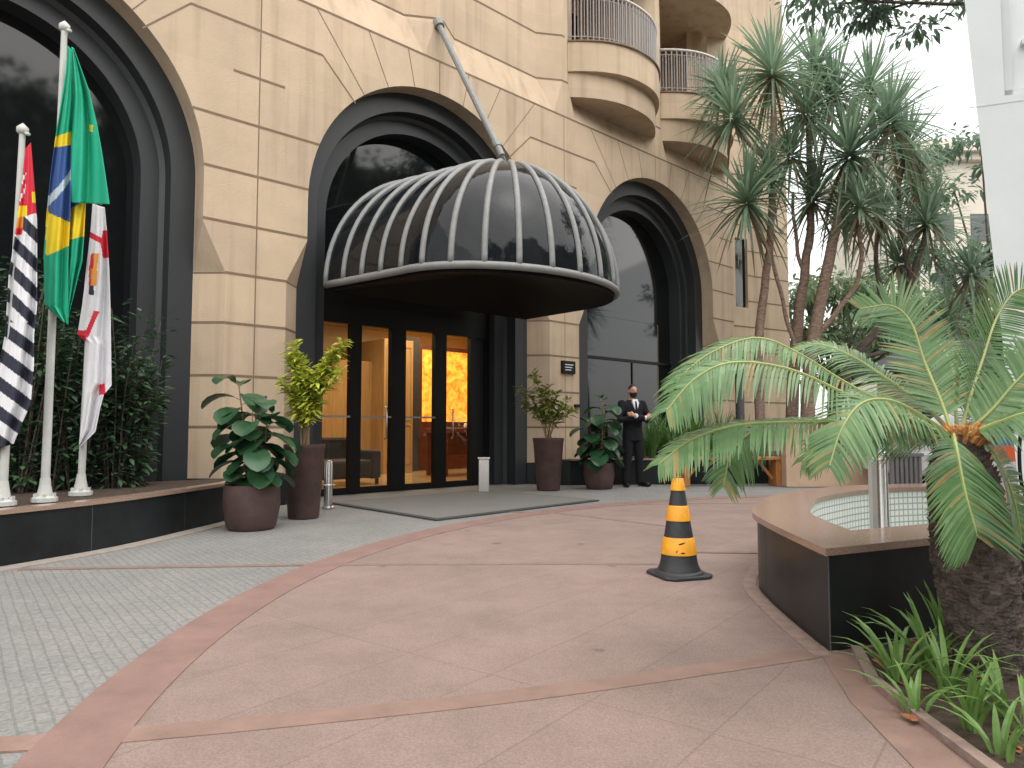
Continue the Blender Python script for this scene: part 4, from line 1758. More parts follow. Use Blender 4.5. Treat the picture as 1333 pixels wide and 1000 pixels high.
for i in range(n):
    j = (i + 1) % n
    z0, z1 = Vector((0, 0, rimz - .035)), Vector((0, 0, rimz))
    b.quad(outl[j] + z0, outl[i] + z0, outl[i] + z1, outl[j] + z1)
    b.quad(outl[i] + z1, inner[i] + z1, inner[j] + z1, outl[j] + z1)
    b.quad(inner[i] + z0, inner[j] + z0, inner[j] + z1, inner[i] + z1)
    b.quad(outl[i] + z0, outl[j] + z0, inner[j] + z0, inner[i] + z0)
b.build('rim', MT['coping'], basin)
# mosaic lining with uv
me = bpy.data.meshes.new('lining')
vs, fs, uvs = [], [], []
lin_ = inset(.345)
acc = 0
for i in range(n):
    j = (i + 1) % n
    L = (lin_[j] - lin_[i]).length
    o = len(vs)
    vs += [lin_[i] + Vector((0, 0, .05)), lin_[j] + Vector((0, 0, .05)), lin_[j] + Vector((0, 0, rimz - .034)), lin_[i] + Vector((0, 0, rimz - .034))]
    fs.append([o, o + 1, o + 2, o + 3])
    uvs += [(acc, .05), (acc + L, .05), (acc + L, rimz - .034), (acc, rimz - .034)]
    acc += L
o = len(vs)
fl = [p + Vector((0, 0, .05)) for p in lin_]
vs += fl
fs.append([o + i for i in range(n)])
uvs += [(p.x, p.y) for p in fl]
me.from_pydata([tuple(v - BASE[basin.name]) for v in vs], [], fs)
ul = me.uv_layers.new(name='UVMap')
for i, q in enumerate(uvs):
    ul.data[i].uv = q
me.materials.append(MT['mosaic'])
lo = bpy.data.objects.new('lining', me)
COL.objects.link(lo)
lo.parent = basin
b = MB()
strip('basin_skirting', [(p.x - .03, p.y - .01) for p in curve[:26]], .08, .004, MT['kerbpink'])
# posts standing in the basin
c = D(1151, 690, 4.05)
c.z = .05
pp = thing('basin_post', 'round steel post with domed cap standing in the fountain basin', 'post', c)
b = MB()
ht = D(1151, 594, 4.05).z
b.lathe(c, [(.042, 0), (.029, .02), (.029, ht - .10), (.028, ht - .09), (.028, ht - .075), (.036, ht - .07), (.034, ht - .035), (.018, ht - .015), (.004, ht - .008)], 20)
b.build('post_body', MT['steel'], pp, smooth=True, angle=40)
c2 = D(1139, 690, 4.12)
c2.z = .05
pp = thing('basin_post', 'flat white post beside the round steel post in the fountain basin', 'post', c2)
b = MB()
b.box(c2 + Vector((-.022, -.02, 0)), (.046, 0, 0), (0, .04, 0), (0, 0, ht - .06))
b.build('post_body', MT['pole'], pp, bevel=.004)
b = MB()
b.box(c2 + Vector((-.03, -.028, 0)), (.062, 0, 0), (0, .056, 0), (0, 0, .02))
b.build('foot', MT['steel'], pp)
# slatted pump grille inside, behind the posts
c3 = D(1180, 612, 7.75)
MT['grille'] = mat('dull_grille_metal', (.20, .20, .20), .6, var=.1, scale=9)
gr = thing('pump_grille', 'grey slatted metal grille box just behind the fountain basin', 'grille', (c3.x, c3.y, 0))
b = MB()
for q in range(7):
    b.box(Vector((c3.x - .16 + q * .05, c3.y, .05)), (.028, 0, 0), (0, .02, 0), (0, 0, .70))
b.box(Vector((c3.x - .17, c3.y - .006, .72)), (.36, 0, 0), (0, .035, 0), (0, 0, .035))
b.box(Vector((c3.x - .17, c3.y - .006, .06)), (.36, 0, 0), (0, .035, 0), (0, 0, .035))
b.box(Vector((c3.x - .15, c3.y + .05, .06)), (.32, 0, 0), (0, .02, 0), (0, 0, .68))
b.build('slats', MT['grille'], gr)

# ------------------------------------------------------------------ bed in the right foreground
bed = [(1.60, 3.36), (1.47, 2.95), (1.45, 2.55), (1.44, 2.1), (1.44, 1.2), (4.5, 1.2), (4.5, 4.55), (3.07, 4.04), (2.3, 3.68)]
b = MB()
b.add([(x, y, .012) for x, y in bed], [list(range(len(bed)))])
tag(b.build('soil', MT['soil']), kind='structure')
kb = [Vector((x, y, 0)) for x, y in bed[:5]]
b = MB()
for i in range(len(kb) - 1):
    t_ = (kb[i + 1] - kb[i]).normalized()
    nn = Vector((-t_.y, t_.x, 0))
    p, q = kb[i], kb[i + 1]
    z1 = Vector((0, 0, .028))
    b.box(p - nn * .035, q - p, nn * .045, z1)
tag(b.build('bed_kerb', MT['kerbpink']), kind='structure')

# cycad
CB = Vector((2.005, 3.06, 0))
CC = D(1245, 566, 3.02)
cyc = thing('cycad_palm', 'low cycad palm with shaggy brown trunk and arching feathery fronds', 'palm', CB)
rr = random.Random(3)
b = MB()
pth = [CB.lerp(CC, u) for u in [i / 22 for i in range(23)]]
k = 40
vs, fs = [], []
for i, p in enumerate(pth):
    u = i / 22
    r_ = (.156 - .075 * abs(u - .45)) * (1 if u < .8 else 1 - (u - .8) * 1.6)
    for j in range(k):
        a = 2 * math.pi * j / k
        q = r_ * (1 + .07 * math.sin(a * 9 + i * 2.2) + .10 * mnoise.noise(Vector((math.cos(a) * 3, math.sin(a) * 3, u * 12))))
        vs.append(p + Vector((math.cos(a) * q, math.sin(a) * q, 0)))
for i in range(len(pth) - 1):
    for j in range(k):
        fs.append([i * k + j, i * k + (j + 1) % k, (i + 1) * k + (j + 1) % k, (i + 1) * k + j])
b.add(vs, fs)
for i in range(520):      # old leaf bases
    u = rr.uniform(.03, .93)
    a = i * 2.39996
    p = CB.lerp(CC, u)
    r_ = (.146 - .075 * abs(u - .45)) * (1 if u < .8 else 1 - (u - .8) * 1.6)
    o = Vector((math.cos(a), math.sin(a), 0))
    sd = Vector((-o.y, o.x, 0))
    q = p + o * r_
    ln = rr.uniform(.012, .03)
    wd_ = rr.uniform(.012, .022)
    t1 = q + o * ln + Vector((0, 0, rr.uniform(.0, .035)))
    b.add([q - sd * wd_ - Vector((0, 0, .012)), q + sd * wd_ - Vector((0, 0, .012)), q + Vector((0, 0, .018)), t1], [[0, 1, 3], [1, 2, 3], [2, 0, 3]])
b.build('trunk', MT['cycadbark'], cyc)
b = MB()
for i in range(110):
    a = rr.uniform(0, 6.28)
    q = .105 * math.sqrt(rr.random())
    p = CC + Vector((math.cos(a) * q, math.sin(a) * q, rr.uniform(-.04, .01)))
    dd = (Vector((math.cos(a) * q * 4, math.sin(a) * q * 4, .35))).normalized()
    L = rr.uniform(.035, .075)
    b.tube([p, p + dd * L * .6, p + dd * L + Vector((0, 0, -.006))], [.013, .011, .003], 5)
b.build('crown_fuzz', MT['cycadcone'], cyc)


def frond(pts, hint, L=.19, n=62, seed=0, droop=.35, vee=.25, fwd=.65):
    rr = random.Random(seed)
    n = int(n * 1.12)
    path = spline(pts, 26)
    b = MB()
    b.tube(path, [.0085 * (1 - .8 * i / 25) + .0012 for i in range(26)], 6, mi=1)
    hint = Vector(hint)
    for i in range(n):
        u = .10 + .90 * i / (n - 1)
        f = u * 25
        j = min(int(f), 24)
        p = path[j].lerp(path[j + 1], f - j)
        T = (path[min(j + 1, 25)] - path[max(j - 1, 0)]).normalized()
        N = hint - T * hint.dot(T)
        N.normalize()
        S = T.cross(N).normalized()
        prof = min(1, .35 + 2.6 * u) * min(1, (1.04 - u) * 2.3 + .30)
        for sg in (-1, 1):
            if rr.random() < .02:
                continue
            l_ = L * prof * rr.uniform(.9, 1.08)
            fw = fwd + .5 * max(0, u - .7)
            d0 = (S * sg + T * fw + N * vee + Vector((rr.uniform(-.05, .05), rr.uniform(-.05, .05), rr.uniform(-.05, .05)))).normalized()
            g_ = Vector((0, 0, -1)) * l_ * droop * rr.uniform(.75, 1.25)
            q = [p + d0 * l_ * v + g_ * v * v for v in (0, .35, .7, 1)]
            wv = (T - d0 * T.dot(d0)).normalized()
            b.ribbon(q, [.0036, .0054, .0048, .0008], wv, mi=2 if rr.random() < .05 + .08 * (u > .9) else (3 if rr.random() < .35 else 0))
    return b.build('frond', [MT['frond'], MT['rachis'], MT['frondold'], MT['frondlight']], cyc)


def DP(*a):
    return [D(*q) for q in a]


c0 = (1243, 566, 3.0)
frond(DP((1240, 563, 2.93), (1246, 590, 2.84), (1256, 640, 2.77), (1268, 683, 2.74), (1272, 698, 2.74)), (.1, -1, .35), .195, 98, 1, .24, .10, .62)
frond(DP((1236, 566, 3.0), (1190, 545, 2.98), (1103, 500, 2.95), (1042, 462, 2.92), (985, 440, 2.88), (921, 462, 2.84), (872, 503, 2.80)), (.1, -.35, 1), .18, 74, 2, .45, .1)
frond(DP((1234, 568, 2.95), (1185, 548, 2.85), (1111, 518, 2.76), (1031, 482, 2.70), (955, 472, 2.66), (905, 493, 2.62), (868, 534, 2.60)), (.1, -.5, 1), .18, 74, 3, .5, .05)
frond(DP((1234, 572, 2.95), (1180, 560, 2.84), (1110, 552, 2.76), (1020, 550, 2.70), (952, 555, 2.66), (898, 574, 2.62), (858, 604, 2.60)), (.1, -.4, 1), .155, 78, 4, .42, .0)
frond(DP((1234, 572, 3.05), (1170, 557, 3.06), (1080, 548, 3.05), (1000, 552, 3.0), (955, 585, 2.96), (942, 632, 2.92)), (.1, -.5, .9), .15, 60, 5, .5, .0)
frond(DP((1234, 566, 2.92), (1205, 545, 2.80), (1160, 522, 2.70), (1122, 525, 2.62), (1096, 558, 2.57), (1080, 606, 2.54)), (-.3, -.7, .8), .17, 60, 6, .35, .05)
frond(DP((1238, 560, 3.05), (1224, 520, 3.12), (1203, 470, 3.2), (1186, 420, 3.26), (1160, 398, 3.30), (1120, 402, 3.33)), (-.3, -.9, .25), .19, 66, 7, .12, .15)
frond(DP((1252, 560, 3.05), (1262, 520, 3.12), (1280, 465, 3.2), (1297, 415, 3.28), (1322, 380, 3.32), (1360, 372, 3.35)), (.3, -.9, .25), .20, 66, 8, .12, .15)
frond(DP((1258, 564, 3.0), (1290, 535, 2.98), (1325, 495, 2.95), (1365, 460, 2.92), (1410, 450, 2.9)), (.1, -.7, .7), .20, 60, 9, .3, .1)
frond(DP((1256, 568, 2.95), (1300, 550, 2.85), (1345, 538, 2.76), (1390, 560, 2.7), (1420, 600, 2.66)), (.1, -.6, .8), .20, 60, 10, .4, .05)
frond(DP((1252, 572, 3.08), (1280, 575, 3.2), (1305, 610, 3.3), (1322, 660, 3.36), (1330, 705, 3.38)), (.3, -.9, .5), .19, 60, 11, .2, .1)
frond(DP((1234, 570, 3.1), (1195, 572, 3.2), (1140, 566, 3.3), (1085, 572, 3.38), (1045, 600, 3.42)), (0, -.5, 1), .17, 60, 12, .45, .05)
frond(DP((1238, 562, 3.1), (1200, 525, 3.25), (1150, 490, 3.4), (1105, 462, 3.5), (1060, 448, 3.6), (1020, 462, 3.65)), (0, -.5, 1), .19, 66, 13, .35, .1)
frond(DP((1246, 560, 3.15), (1243, 520, 3.35), (1240, 480, 3.55), (1225, 450, 3.7), (1215, 440, 3.8)), (0, -.8, .5), .18, 50, 14, .2, .1)
frond(DP((1252, 566, 3.15), (1290, 545, 3.35), (1330, 540, 3.5), (1370, 560, 3.6)), (0, -.5, .9), .18, 50, 15, .4, .05)

# lilies in the bed
lil = [(1168, 888, .30, 15), (1210, 872, .34, 18), (1190, 930, .20, 9), (1235, 905, .30, 14), (1262, 948, .26, 12), (1310, 930, .24, 12), (1300, 985, .20, 9), (1232, 848, .42, 10), (1340, 960, .26, 10)]
lilab = ['arching green lily clump closest to the basin corner', 'fullest arching green lily clump in front of the black basin wall', 'small lily clump leaning over the bed kerb',
         'arching lily clump in front of the cycad trunk', 'lily clump with thick pale stem right of the kerb', 'low lily clump at the right edge of the picture', 'smallest lily clump in the bottom right corner',
         'upright thin lily with tallest leaf before the dark basin', 'lily clump mostly beyond the right picture edge']
for i, (x, y, h, nn) in enumerate(lil):
    p = G(x, y, .012)
    strapplant('lily_plant', lilab[i], p, h * .95, int(nn * 1.0), MT['lily'], 'lilies in the bed', 80 + i, .011, 1.25 if i != 7 else .5)
b = MB()
for i in range(240):
    x, y = rr.uniform(1.5, 2.9), rr.uniform(1.6, 3.5)
    dd = rdir(rr, 0, .5)
    leafquad(b, Vector((x, y, .02)), dd, rr.uniform(.02, .06), .02, rr=rr)
tag(b.build('leaf_litter', MT['leafdry']), 'dry brown leaf scraps on the bed soil', 'leaf litter', kind='stuff')
b = MB()
p = G(1183, 937, .012)
for q in range(3):
    leafquad(b, p + Vector((q * .012, 0, 0)), Vector((math.cos(q * 2), math.sin(q * 2), .5)), .05, .035)
tag(b.build('fallen_leaf', MT['leafdry'], origin=p), 'curled red brown leaf lying by the bed kerb', 'leaf')
b = MB()
p = G(647, 706, .012)
for q in range(2):
    leafquad(b, p, Vector((math.cos(q * 2 + .5), math.sin(q * 2 + .5), .35)), .07, .03)
tag(b.build('fallen_leaf', MT['stem'], origin=p), 'tiny pale leaf lying alone on the pink paving', 'leaf')


# ------------------------------------------------------------------ screw pine trees
def rosette(root, c, L, n, seed, lean=(0, 0, 1)):
    rr = random.Random(seed)
    b = MB()
    c = Vector(c)
    ax = Vector(lean).normalized()
    qrot = Vector((0, 0, 1)).rotation_difference(ax)
    for i in range(n):
        a = i * 2.39996 + rr.uniform(-.3, .3)
        el = R(-48 + 130 * (i / n) ** .85 + rr.uniform(-8, 8))
        dd = Vector((math.cos(a) * math.cos(el), math.sin(a) * math.cos(el), math.sin(el)))
        dd = qrot @ dd
        l_ = L * rr.uniform(.72, 1.12) * (1 if el < R(50) else .95)
        bend = rr.uniform(.08, .42) * (1.15 - max(0, dd.z) * .75)
        kk = rr.random() < .12
        p0 = c + dd * .04 + Vector((0, 0, .18 * (i / n) - .05))
        pts = []
        for v in (0, .2, .42, .64, .84, 1):
            gg = bend * v * v * (1.9 if (kk and v > .6) else 1)
            pts.append(p0 + dd * l_ * v + Vector((0, 0, -1)) * l_ * gg)
        side = dd.cross(Vector((0, 0, 1)))
        if side.length < .05:
            side = Vector((1, 0, 0))
        side.normalize()
        w0 = .029 * rr.uniform(.8, 1.2)
        old = el < R(-18) and rr.random() < .45
        if old:
            pts = [p0 + (p - p0) * .85 + Vector((0, 0, -.25)) * l_ * ((p - p0).length / l_) ** 2 for p in pts]
        b.ribbon(pts, [w0 * q for q in (.8, 1, .95, .78, .5, .05)], side, mi=1 if old else 0, fold=.35)
    return b.build('leaf_rosette', [MT['strap'], MT['oldstrap']], root)


def limb(b, pts, r0, r1, n=16, k=9):
    P = spline(pts, n)
    P = [p + Vector((mnoise.noise(p * 2.1), mnoise.noise(p * 2.1 + Vector((9, 0, 0))), 0)) * .05 * (0 if i in (0, n - 1) else 1) for i, p in enumerate(P)]
    b.tube(P, [r0 + (r1 - r0) * i / (n - 1) for i in range(n)], k)


YB = 14.9


def sptree(label, limbs, ros, m, base, seed):
    root = thing('screw_pine_tree', label, 'tree', base, 'screw pines in the black planter')
    b = MB()
    for pts, r0, r1 in limbs:
        limb(b, [D(*q) for q in pts], r0 * .72, r1 * .8)
    b.build('trunk', m, root, smooth=True)
    for i, (x, y, Y, L, n) in enumerate(ros):
        rosette(root, D(x, y, Y), L * 1.08 * rnd.uniform(.92, 1.1), int(n * rnd.uniform(1.2, 1.5)), seed + i, (rnd.uniform(-.3, .3), rnd.uniform(-.3, .3), 1))
    return root


def base_at(x, y, Y):
    p = D(x, y, Y)
    return Vector((p.x, p.y, .42))


sptree('screw pine with slim straight trunk nearest the hotel corner',
       [([(991, 588, 14.6), (990, 427, 14.6), (1003, 298, 14.6), (1006, 108, 14.6)], .15, .07),
        ([(1001, 330, 14.6), (985, 300, 14.4), (975, 262, 14.2)], .06, .045),
        ([(1005, 215, 14.6), (978, 190, 14.5), (956, 158, 14.4)], .055, .045),
        ([(1040, 470, 14.7), (1020, 400, 14.6), (1004, 330, 14.6)], .06, .05)],
       [(1006, 98, 14.6, 1.42, 125), (940, 118, 14.9, .95, 70), (972, 266, 14.1, 1.20, 105), (954, 156, 14.3, 1.02, 85), (1030, 205, 14.9, .85, 60), (1000, 232, 14.4, .8, 60)],
       MT['bark'], base_at(991, 588, 14.6), 200)
sptree('largest screw pine with forked thick trunk in the planter middle',
       [([(1030, 588, 15.0), (1036, 440, 15.0), (1047, 355, 15.0), (1055, 290, 15.1), (1052, 160, 15.2)], .19, .07),
        ([(1048, 588, 14.6), (1058, 446, 14.6), (1080, 336, 14.6), (1104, 226, 14.6)], .21, .11),
        ([(1046, 360, 15.0), (1036, 305, 15.0), (1032, 250, 15.0)], .06, .04),
        ([(1060, 440, 14.6), (1090, 405, 14.5), (1118, 360, 14.4), (1120, 280, 14.3)], .08, .05),
        ([(1098, 252, 14.6), (1130, 215, 14.6), (1157, 165, 14.7)], .08, .05),
        ([(1052, 300, 15.1), (1065, 230, 15.2), (1084, 130, 15.3)], .07, .05)],
       [(1106, 205, 14.5, 1.45, 130), (1050, 150, 15.2, 1.15, 90), (1086, 128, 15.4, 1.15, 90), (1158, 160, 14.7, 1.15, 95), (1060, 262, 15.0, .95, 75), (1120, 272, 14.2, .95, 80), (1132, 118, 15.6, 1.1, 80), (1060, 92, 15.5, 1.05, 75), (1098, 285, 15.1, .8, 60)],
       MT['bark'], base_at(1040, 588, 14.8), 230)
sptree('spreading screw pine with dark crooked limbs on the right of the planter',
       [([(1068, 588, 15.6), (1112, 470, 15.5), (1150, 422, 15.4), (1185, 370, 15.3), (1206, 298, 15.3)], .16, .07),
        ([(1150, 422, 15.4), (1140, 345, 15.4), (1147, 285, 15.4)], .07, .05),
        ([(1186, 368, 15.3), (1170, 280, 15.4), (1178, 200, 15.5)], .07, .05),
        ([(1112, 470, 15.5), (1180, 448, 15.4), (1232, 425, 15.3)], .07, .05),
        ([(1190, 445, 15.4), (1235, 400, 15.3), (1262, 362, 15.3)], .05, .04)],
       [(1207, 292, 15.3, 1.15, 100), (1147, 280, 15.4, .95, 80), (1180, 198, 15.5, 1.15, 95), (1234, 422, 15.3, .85, 70), (1264, 358, 15.3, .85, 70), (1168, 345, 15.6, .8, 60), (1196, 238, 15.7, 1.0, 75)],
       MT['barkdark'], base_at(1068, 588, 15.6), 260)


# ------------------------------------------------------------------ broadleaf trees
def tree(name, label, c, trunk_h, crown_c, crown_r, m, nclump, per, leaf, seed, group=None, barkm=None, clump=.6, trunk_r=.2, hang=.3):
    rr = random.Random(seed)
    c = Vector(c)
    crown_c = Vector(crown_c)
    root = thing(name, label, 'tree', c, group)
    tb, fb = MB(), MB()
    fork = c + Vector((rr.uniform(-.2, .2), rr.uniform(-.2, .2), trunk_h))
    limb(tb, [c, c.lerp(fork, .5) + Vector((rr.uniform(-.15, .15), 0, 0)), fork], trunk_r, trunk_r * .7, 10)
    for i in range(nclump):
        d0 = rdir(rr, -.7, 1)
        q = rr.uniform(.35, 1) ** .6
        cc = crown_c + Vector((d0.x * crown_r[0], d0.y * crown_r[1], d0.z * crown_r[2])) * q
        if i % 2 == 0:
            mid = fork.lerp(cc, .5) + Vector((rr.uniform(-.2, .2), rr.uniform(-.2, .2), rr.uniform(-.1, .3)))
            limb(tb, [fork, mid, cc], trunk_r * .3, .02, 8, 5)
        cs = clump * rr.uniform(.6, 1.3)
        for k in range(per):
            dd = rdir(rr, -1, 1)
            p = cc + Vector((dd.x * cs, dd.y * cs, dd.z * cs * .6)) * rr.random() ** .5
            ld = (dd + Vector((0, 0, -.3)) + rdir(rr, -1, 1) * .8).normalized()
            leafquad(fb, p, ld, leaf * rr.uniform(.7, 1.3), leaf * .45, curl=hang, rr=rr)
    tb.build('trunk', barkm or MT['barkdark'], root, smooth=True)
    fb.build('crown', m, root)
    return root


# overhanging tree behind the white booth, reaching left over the view
tree('overhanging_tree', 'tall tree behind the white booth with leafy boughs at the top of the picture', (9.4, 11.6, 0), 8.3, (6.7, 11.3, 8.5), (1.9, 1.4, .8), MT['bluegreen'], 24, 110, .15, 301, trunk_r=.13, clump=.55)
tree('street_tree', 'dense green tree standing left of the white booth behind the screw pines', (13.2, 19.5, 0), 3.0, (12.4, 19.5, 6.6), (1.5, 1.5, 3.0), MT['bluegreen'], 22, 80, .22, 302, trunk_r=.18, clump=.6)
tree('street_tree', 'pale green tree low behind the largest screw pine', (11.0, 24.0, 0), 2.2, (11.4, 24, 4.2), (3.0, 2.0, 2.2), MT['paleleaf'], 46, 100, .26, 303, trunk_r=.18, clump=.75)
tree('street_tree', 'broad pale tree behind the grey roofed gatehouse', (19.5, 32.0, 0), 3.0, (19.0, 32, 5.2), (4.0, 2.5, 2.4), MT['paleleaf'], 50, 100, .32, 304, trunk_r=.25, clump=.9)
tree('street_tree', 'small bushy tree beside the gatehouse wall', (15.0, 22.0, 0), 1.6, (15.2, 22, 3.6), (1.5, 1.4, 1.8), MT['paleleaf'], 22, 80, .22, 305, trunk_r=.14, clump=.6)

# gatehouse with hip roof
gh = thing('gatehouse', 'small beige gatehouse with grey hipped tile roof behind the cycad', 'building', (12.2, 20.5, 0))
x0, x1, y0, y1 = 10.4, 14.6, 19.2, 21.6
b = MB()
b.box((x0 + .5, y0 + .5, 0), (x1 - x0 - 1, 0, 0), (0, y1 - y0 - .8, 0), (0, 0, 2.62))
b.build('wall', MT['beigewall'], gh)
b = MB()
ez, rz_ = 2.70, 3.55
A = [(x0, y0, ez), (x1, y0, ez), (x1, y1, ez), (x0, y1, ez)]
r0_, r1_ = (x0 + 1.3, (y0 + y1) / 2, rz_), (x1 - 1.3, (y0 + y1) / 2, rz_)
b.quad(A[0], A[1], r1_, r0_)
b.quad(A[2], A[3], r0_, r1_)
b.tri(A[1], A[2], r1_)
b.tri(A[3], A[0], r0_)
lowr = [(p[0], p[1], ez - .14) for p in A]
for i in range(4):
    b.quad(lowr[i], lowr[(i + 1) % 4], A[(i + 1) % 4], A[i])
b.quad(*lowr[::-1])
b.build('roof', MT['roof'], gh)
for xx in (x0 + .9, x0 + 2.3):
    b = MB()
    b.box((xx, y0 + .47, .95), (1.0, 0, 0), (0, .05, 0), (0, 0, 1.3))
    b.build('window', MT['farwindow'], gh)

# low beige wall with teal panel
c = D(1138, 565, 12.6)
lw = thing('low_wall', 'short beige wall end with teal panel behind the fountain basin', 'wall', (c.x, 12.6, 0))
b = MB()
b.box((c.x - 1.6, 12.5, 0), (1.75, 0, 0), (0, .22, 0), (0, 0, D(1138, 552, 12.6).z))
b.build('wall_body', MT['beigewall'], lw, bevel=.01)
b = MB()
b.box((c.x + .152, 12.5, 0), (.10, 0, 0), (0, .2, 0), (0, 0, D(1138, 553, 12.6).z))
b.build('edge_panel', MT['teal'], lw)

# parked car beyond the basin (mostly behind the cycad)
cx_, cy_ = 8.1, 11.6
car = thing('parked_car', 'silver hatchback parked beyond the fountain, mostly hidden by the cycad', 'car', (cx_, cy_, 0))
prof = [(-2.05, .30), (-2.1, .62), (-1.95, .86), (-1.25, .96), (-.55, 1.42), (.9, 1.46), (1.75, 1.05), (2.05, .95), (2.1, .45), (2.0, .28)]
b = MB()
hw = .82


def carsec(y, inset, lift=0):
    return [(cx_ + x * (1 - inset * .03), cy_ + y * (1 - inset * (.16 if z > .97 else 0)), z) for x, z in prof]


S0, S1 = carsec(-hw, 0), carsec(hw, 0)
S0 = [(x, cy_ - hw * (1 - .22 * max(0, z - .95) / .5), z) for x, y, z in S0]
S1 = [(x, cy_ + hw * (1 - .22 * max(0, z - .95) / .5), z) for x, y, z in S1]
np_ = len(prof)
b.add(S0 + S1, [list(range(np_))] + [list(range(np_, 2 * np_))[::-1]] + [[i, i + np_, (i + 1) % np_ + np_, (i + 1) % np_] for i in range(np_)])
b.build('body', MT['silver'], car, bevel=.05)
for (xa, xb, xc, xd) in ((-1.05, -.1, -.1, -.50), (-.02, .85, .85, -.02), (.93, 1.45, 1.02, .93)):
    b = MB()
    zz = (.98, .98, 1.37, 1.37)
    P = []
    for x, z in zip((xa, xb, xc, xd), zz):
        P.append((cx_ + x, cy_ - hw * (1 - .22 * max(0, z - .95) / .5) - .006, z))
    b.add(P, [[0, 1, 2, 3]])
    b.build('side_window', MT['darkglass'], car)
b = MB()
b.box((cx_ - 1.95, cy_ - hw - .012, .62), (3.9, 0, 0), (0, .03, 0), (0, 0, .05))
b.build('side_trim', MT['whitetrim'], car)
for x in (-1.28, 1.28):
    b = MB()
    rot = Matrix.Rotation(math.pi / 2, 3, 'X')
    for sy in (-hw + .08, hw - .08):
        n0 = len(b.v)
        b.lathe((0, 0, 0), [(.18, -.1), (.30, -.1), (.32, -.07), (.32, .07), (.30, .1), (.18, .1)], 22)
        for i in range(n0, len(b.v)):
            b.v[i] = rot @ b.v[i] + Vector((cx_ + x, cy_ + sy, .32))
    wh = b.build('wheel', MT['tyre'], car)
    b = MB()
    b.lathe((0, 0, 0), [(.001, .105), (.17, .105), (.185, .09)], 16, cap=False)
    for i in range(len(b.v)):
        b.v[i] = rot @ b.v[i] + Vector((cx_ + x, cy_ - hw + .08, .32))
    b.build('rim', MT['silver'], wh)

# orange and blue panel on a stand
c = D(1308, 590, 8.2)
st = thing('poster_stand', 'orange and blue panel on a white frame right of the cycad crown', 'sign', (c.x, 8.2, 0))
b = MB()
zt, zm, zb = D(1308, 568, 8.2).z, D(1308, 580, 8.2).z, D(1308, 601, 8.2).z
b.box((c.x - .17, 8.2, zm), (.36, 0, 0), (0, .03, 0), (0, 0, zt - zm))
b.build('blue_panel', MT['blue'], st)
b = MB()
b.box((c.x - .17, 8.2, zb), (.36, 0, 0), (0, .03, 0), (0, 0, zm - zb))
b.build('orange_panel', MT['orange'], st)
b = MB()
b.box((c.x - .45, 8.18, zb - .04), (.75, 0, 0), (0, .06, 0), (0, 0, .035))
for xx in (-.42, .24):
    b.box((c.x + xx, 8.19, 0), (.04, 0, 0), (0, .04, 0), (0, 0, zb - .04))
b.build('frame', MT['whitetrim'], st)

# white booth at the right edge
th_ = math.atan2(4.95, 3.55)
f0 = Vector((3.53, 4.95, 0))
ux = Vector((math.cos(R(-22)), math.sin(R(-22)), 0))
uy = Vector((-ux.y, ux.x, 0))
bo = thing('white_booth', 'tall white booth with sloping side and recessed pale window at the right edge', 'booth', f0)


def BP(x, y, z):
    return f0 + ux * (x - .058 * z if x == 0 else x) + uy * y + Vector((0, 0, z))


b = MB()
Hb = 6.5
wx0, wx1, wz0, wz1 = -.02, 1.2, D(1320, 128, 5.0).z, 5.6
zs = [0, wz0, wz1, Hb]
for z0, z1 in zip(zs[:-1], zs[1:]):
    if z0 == wz0:
        b.quad(BP(0, 0, z0), f0 + ux * wx0 + Vector((0, 0, z0)), f0 + ux * wx0 + Vector((0, 0, z1)), BP(0, 0, z1))
        b.quad(BP(wx1, 0, z0), BP(2.2, 0, z0), BP(2.2, 0, z1), BP(wx1, 0, z1))
    else:
        b.quad(BP(0, 0, z0), BP(2.2, 0, z0), BP(2.2, 0, z1), BP(0, 0, z1))
b.quad(BP(0, 0, 0), BP(0, 0, Hb), BP(0, 1.6, Hb) + ux * .9, BP(0, 1.6, 0) + ux * .9)
b.quad(BP(0, 0, Hb), BP(2.2, 0, Hb), BP(2.2, 1.6, Hb), BP(0, 1.6, Hb) + ux * .9)
b.quad(BP(2.2, 0, 0), BP(2.2, 1.6, 0), BP(2.2, 1.6, Hb), BP(2.2, 0, Hb))
for (pa, pb) in (((wx0, wz0), (wx0, wz1)), ((wx1, wz1), (wx1, wz0)), ((wx0, wz0), (wx1, wz0)), ((wx0, wz1), (wx1, wz1))):
    b.quad(BP(pa[0], 0, pa[1]), BP(pb[0], 0, pb[1]), BP(pb[0], .12, pb[1]), BP(pa[0], .12, pa[1]))
b.build('booth_wall', MT['white'], bo)
b = MB()
b.quad(BP(wx0, .11, wz0), BP(wx1, .11, wz0), BP(wx1, .11, wz1), BP(wx0, .11, wz1))
wn_ = b.build('window', MT['whiteglass'], bo)
b = MB()
for (xa, xb, za, zb_) in ((wx0 + .01, wx0 + .06, wz0, wz1), (wx0, wx1, wz0 + .002, wz0 + .05)):
    b.box(BP(xa, .04, za), ux * (xb - xa), uy * .06, (0, 0, zb_ - za))
b.box(BP(wx0 + .13, .05, wz0 + .38), ux * .25, uy * .05, (0, 0, .03))
b.build('window_frame', MT['whitetrim'], wn_)
b = MB()
zj = D(1300, 138, 5.0).z
b.box(BP(-.0, -.003, zj) + ux * (-.05), ux * 2.0, uy * .004, (0, 0, .008))
b.build('panel_seam', MT['whitetrim'], bo)
b = MB()
pth = spline([D(1331, 545, 4.8), D(1327, 585, 4.8), D(1329, 625, 4.8), D(1336, 650, 4.8)], 12)
b.tube(pth, .012, 6)
b.build('cable', MT['blackframe'], bo)

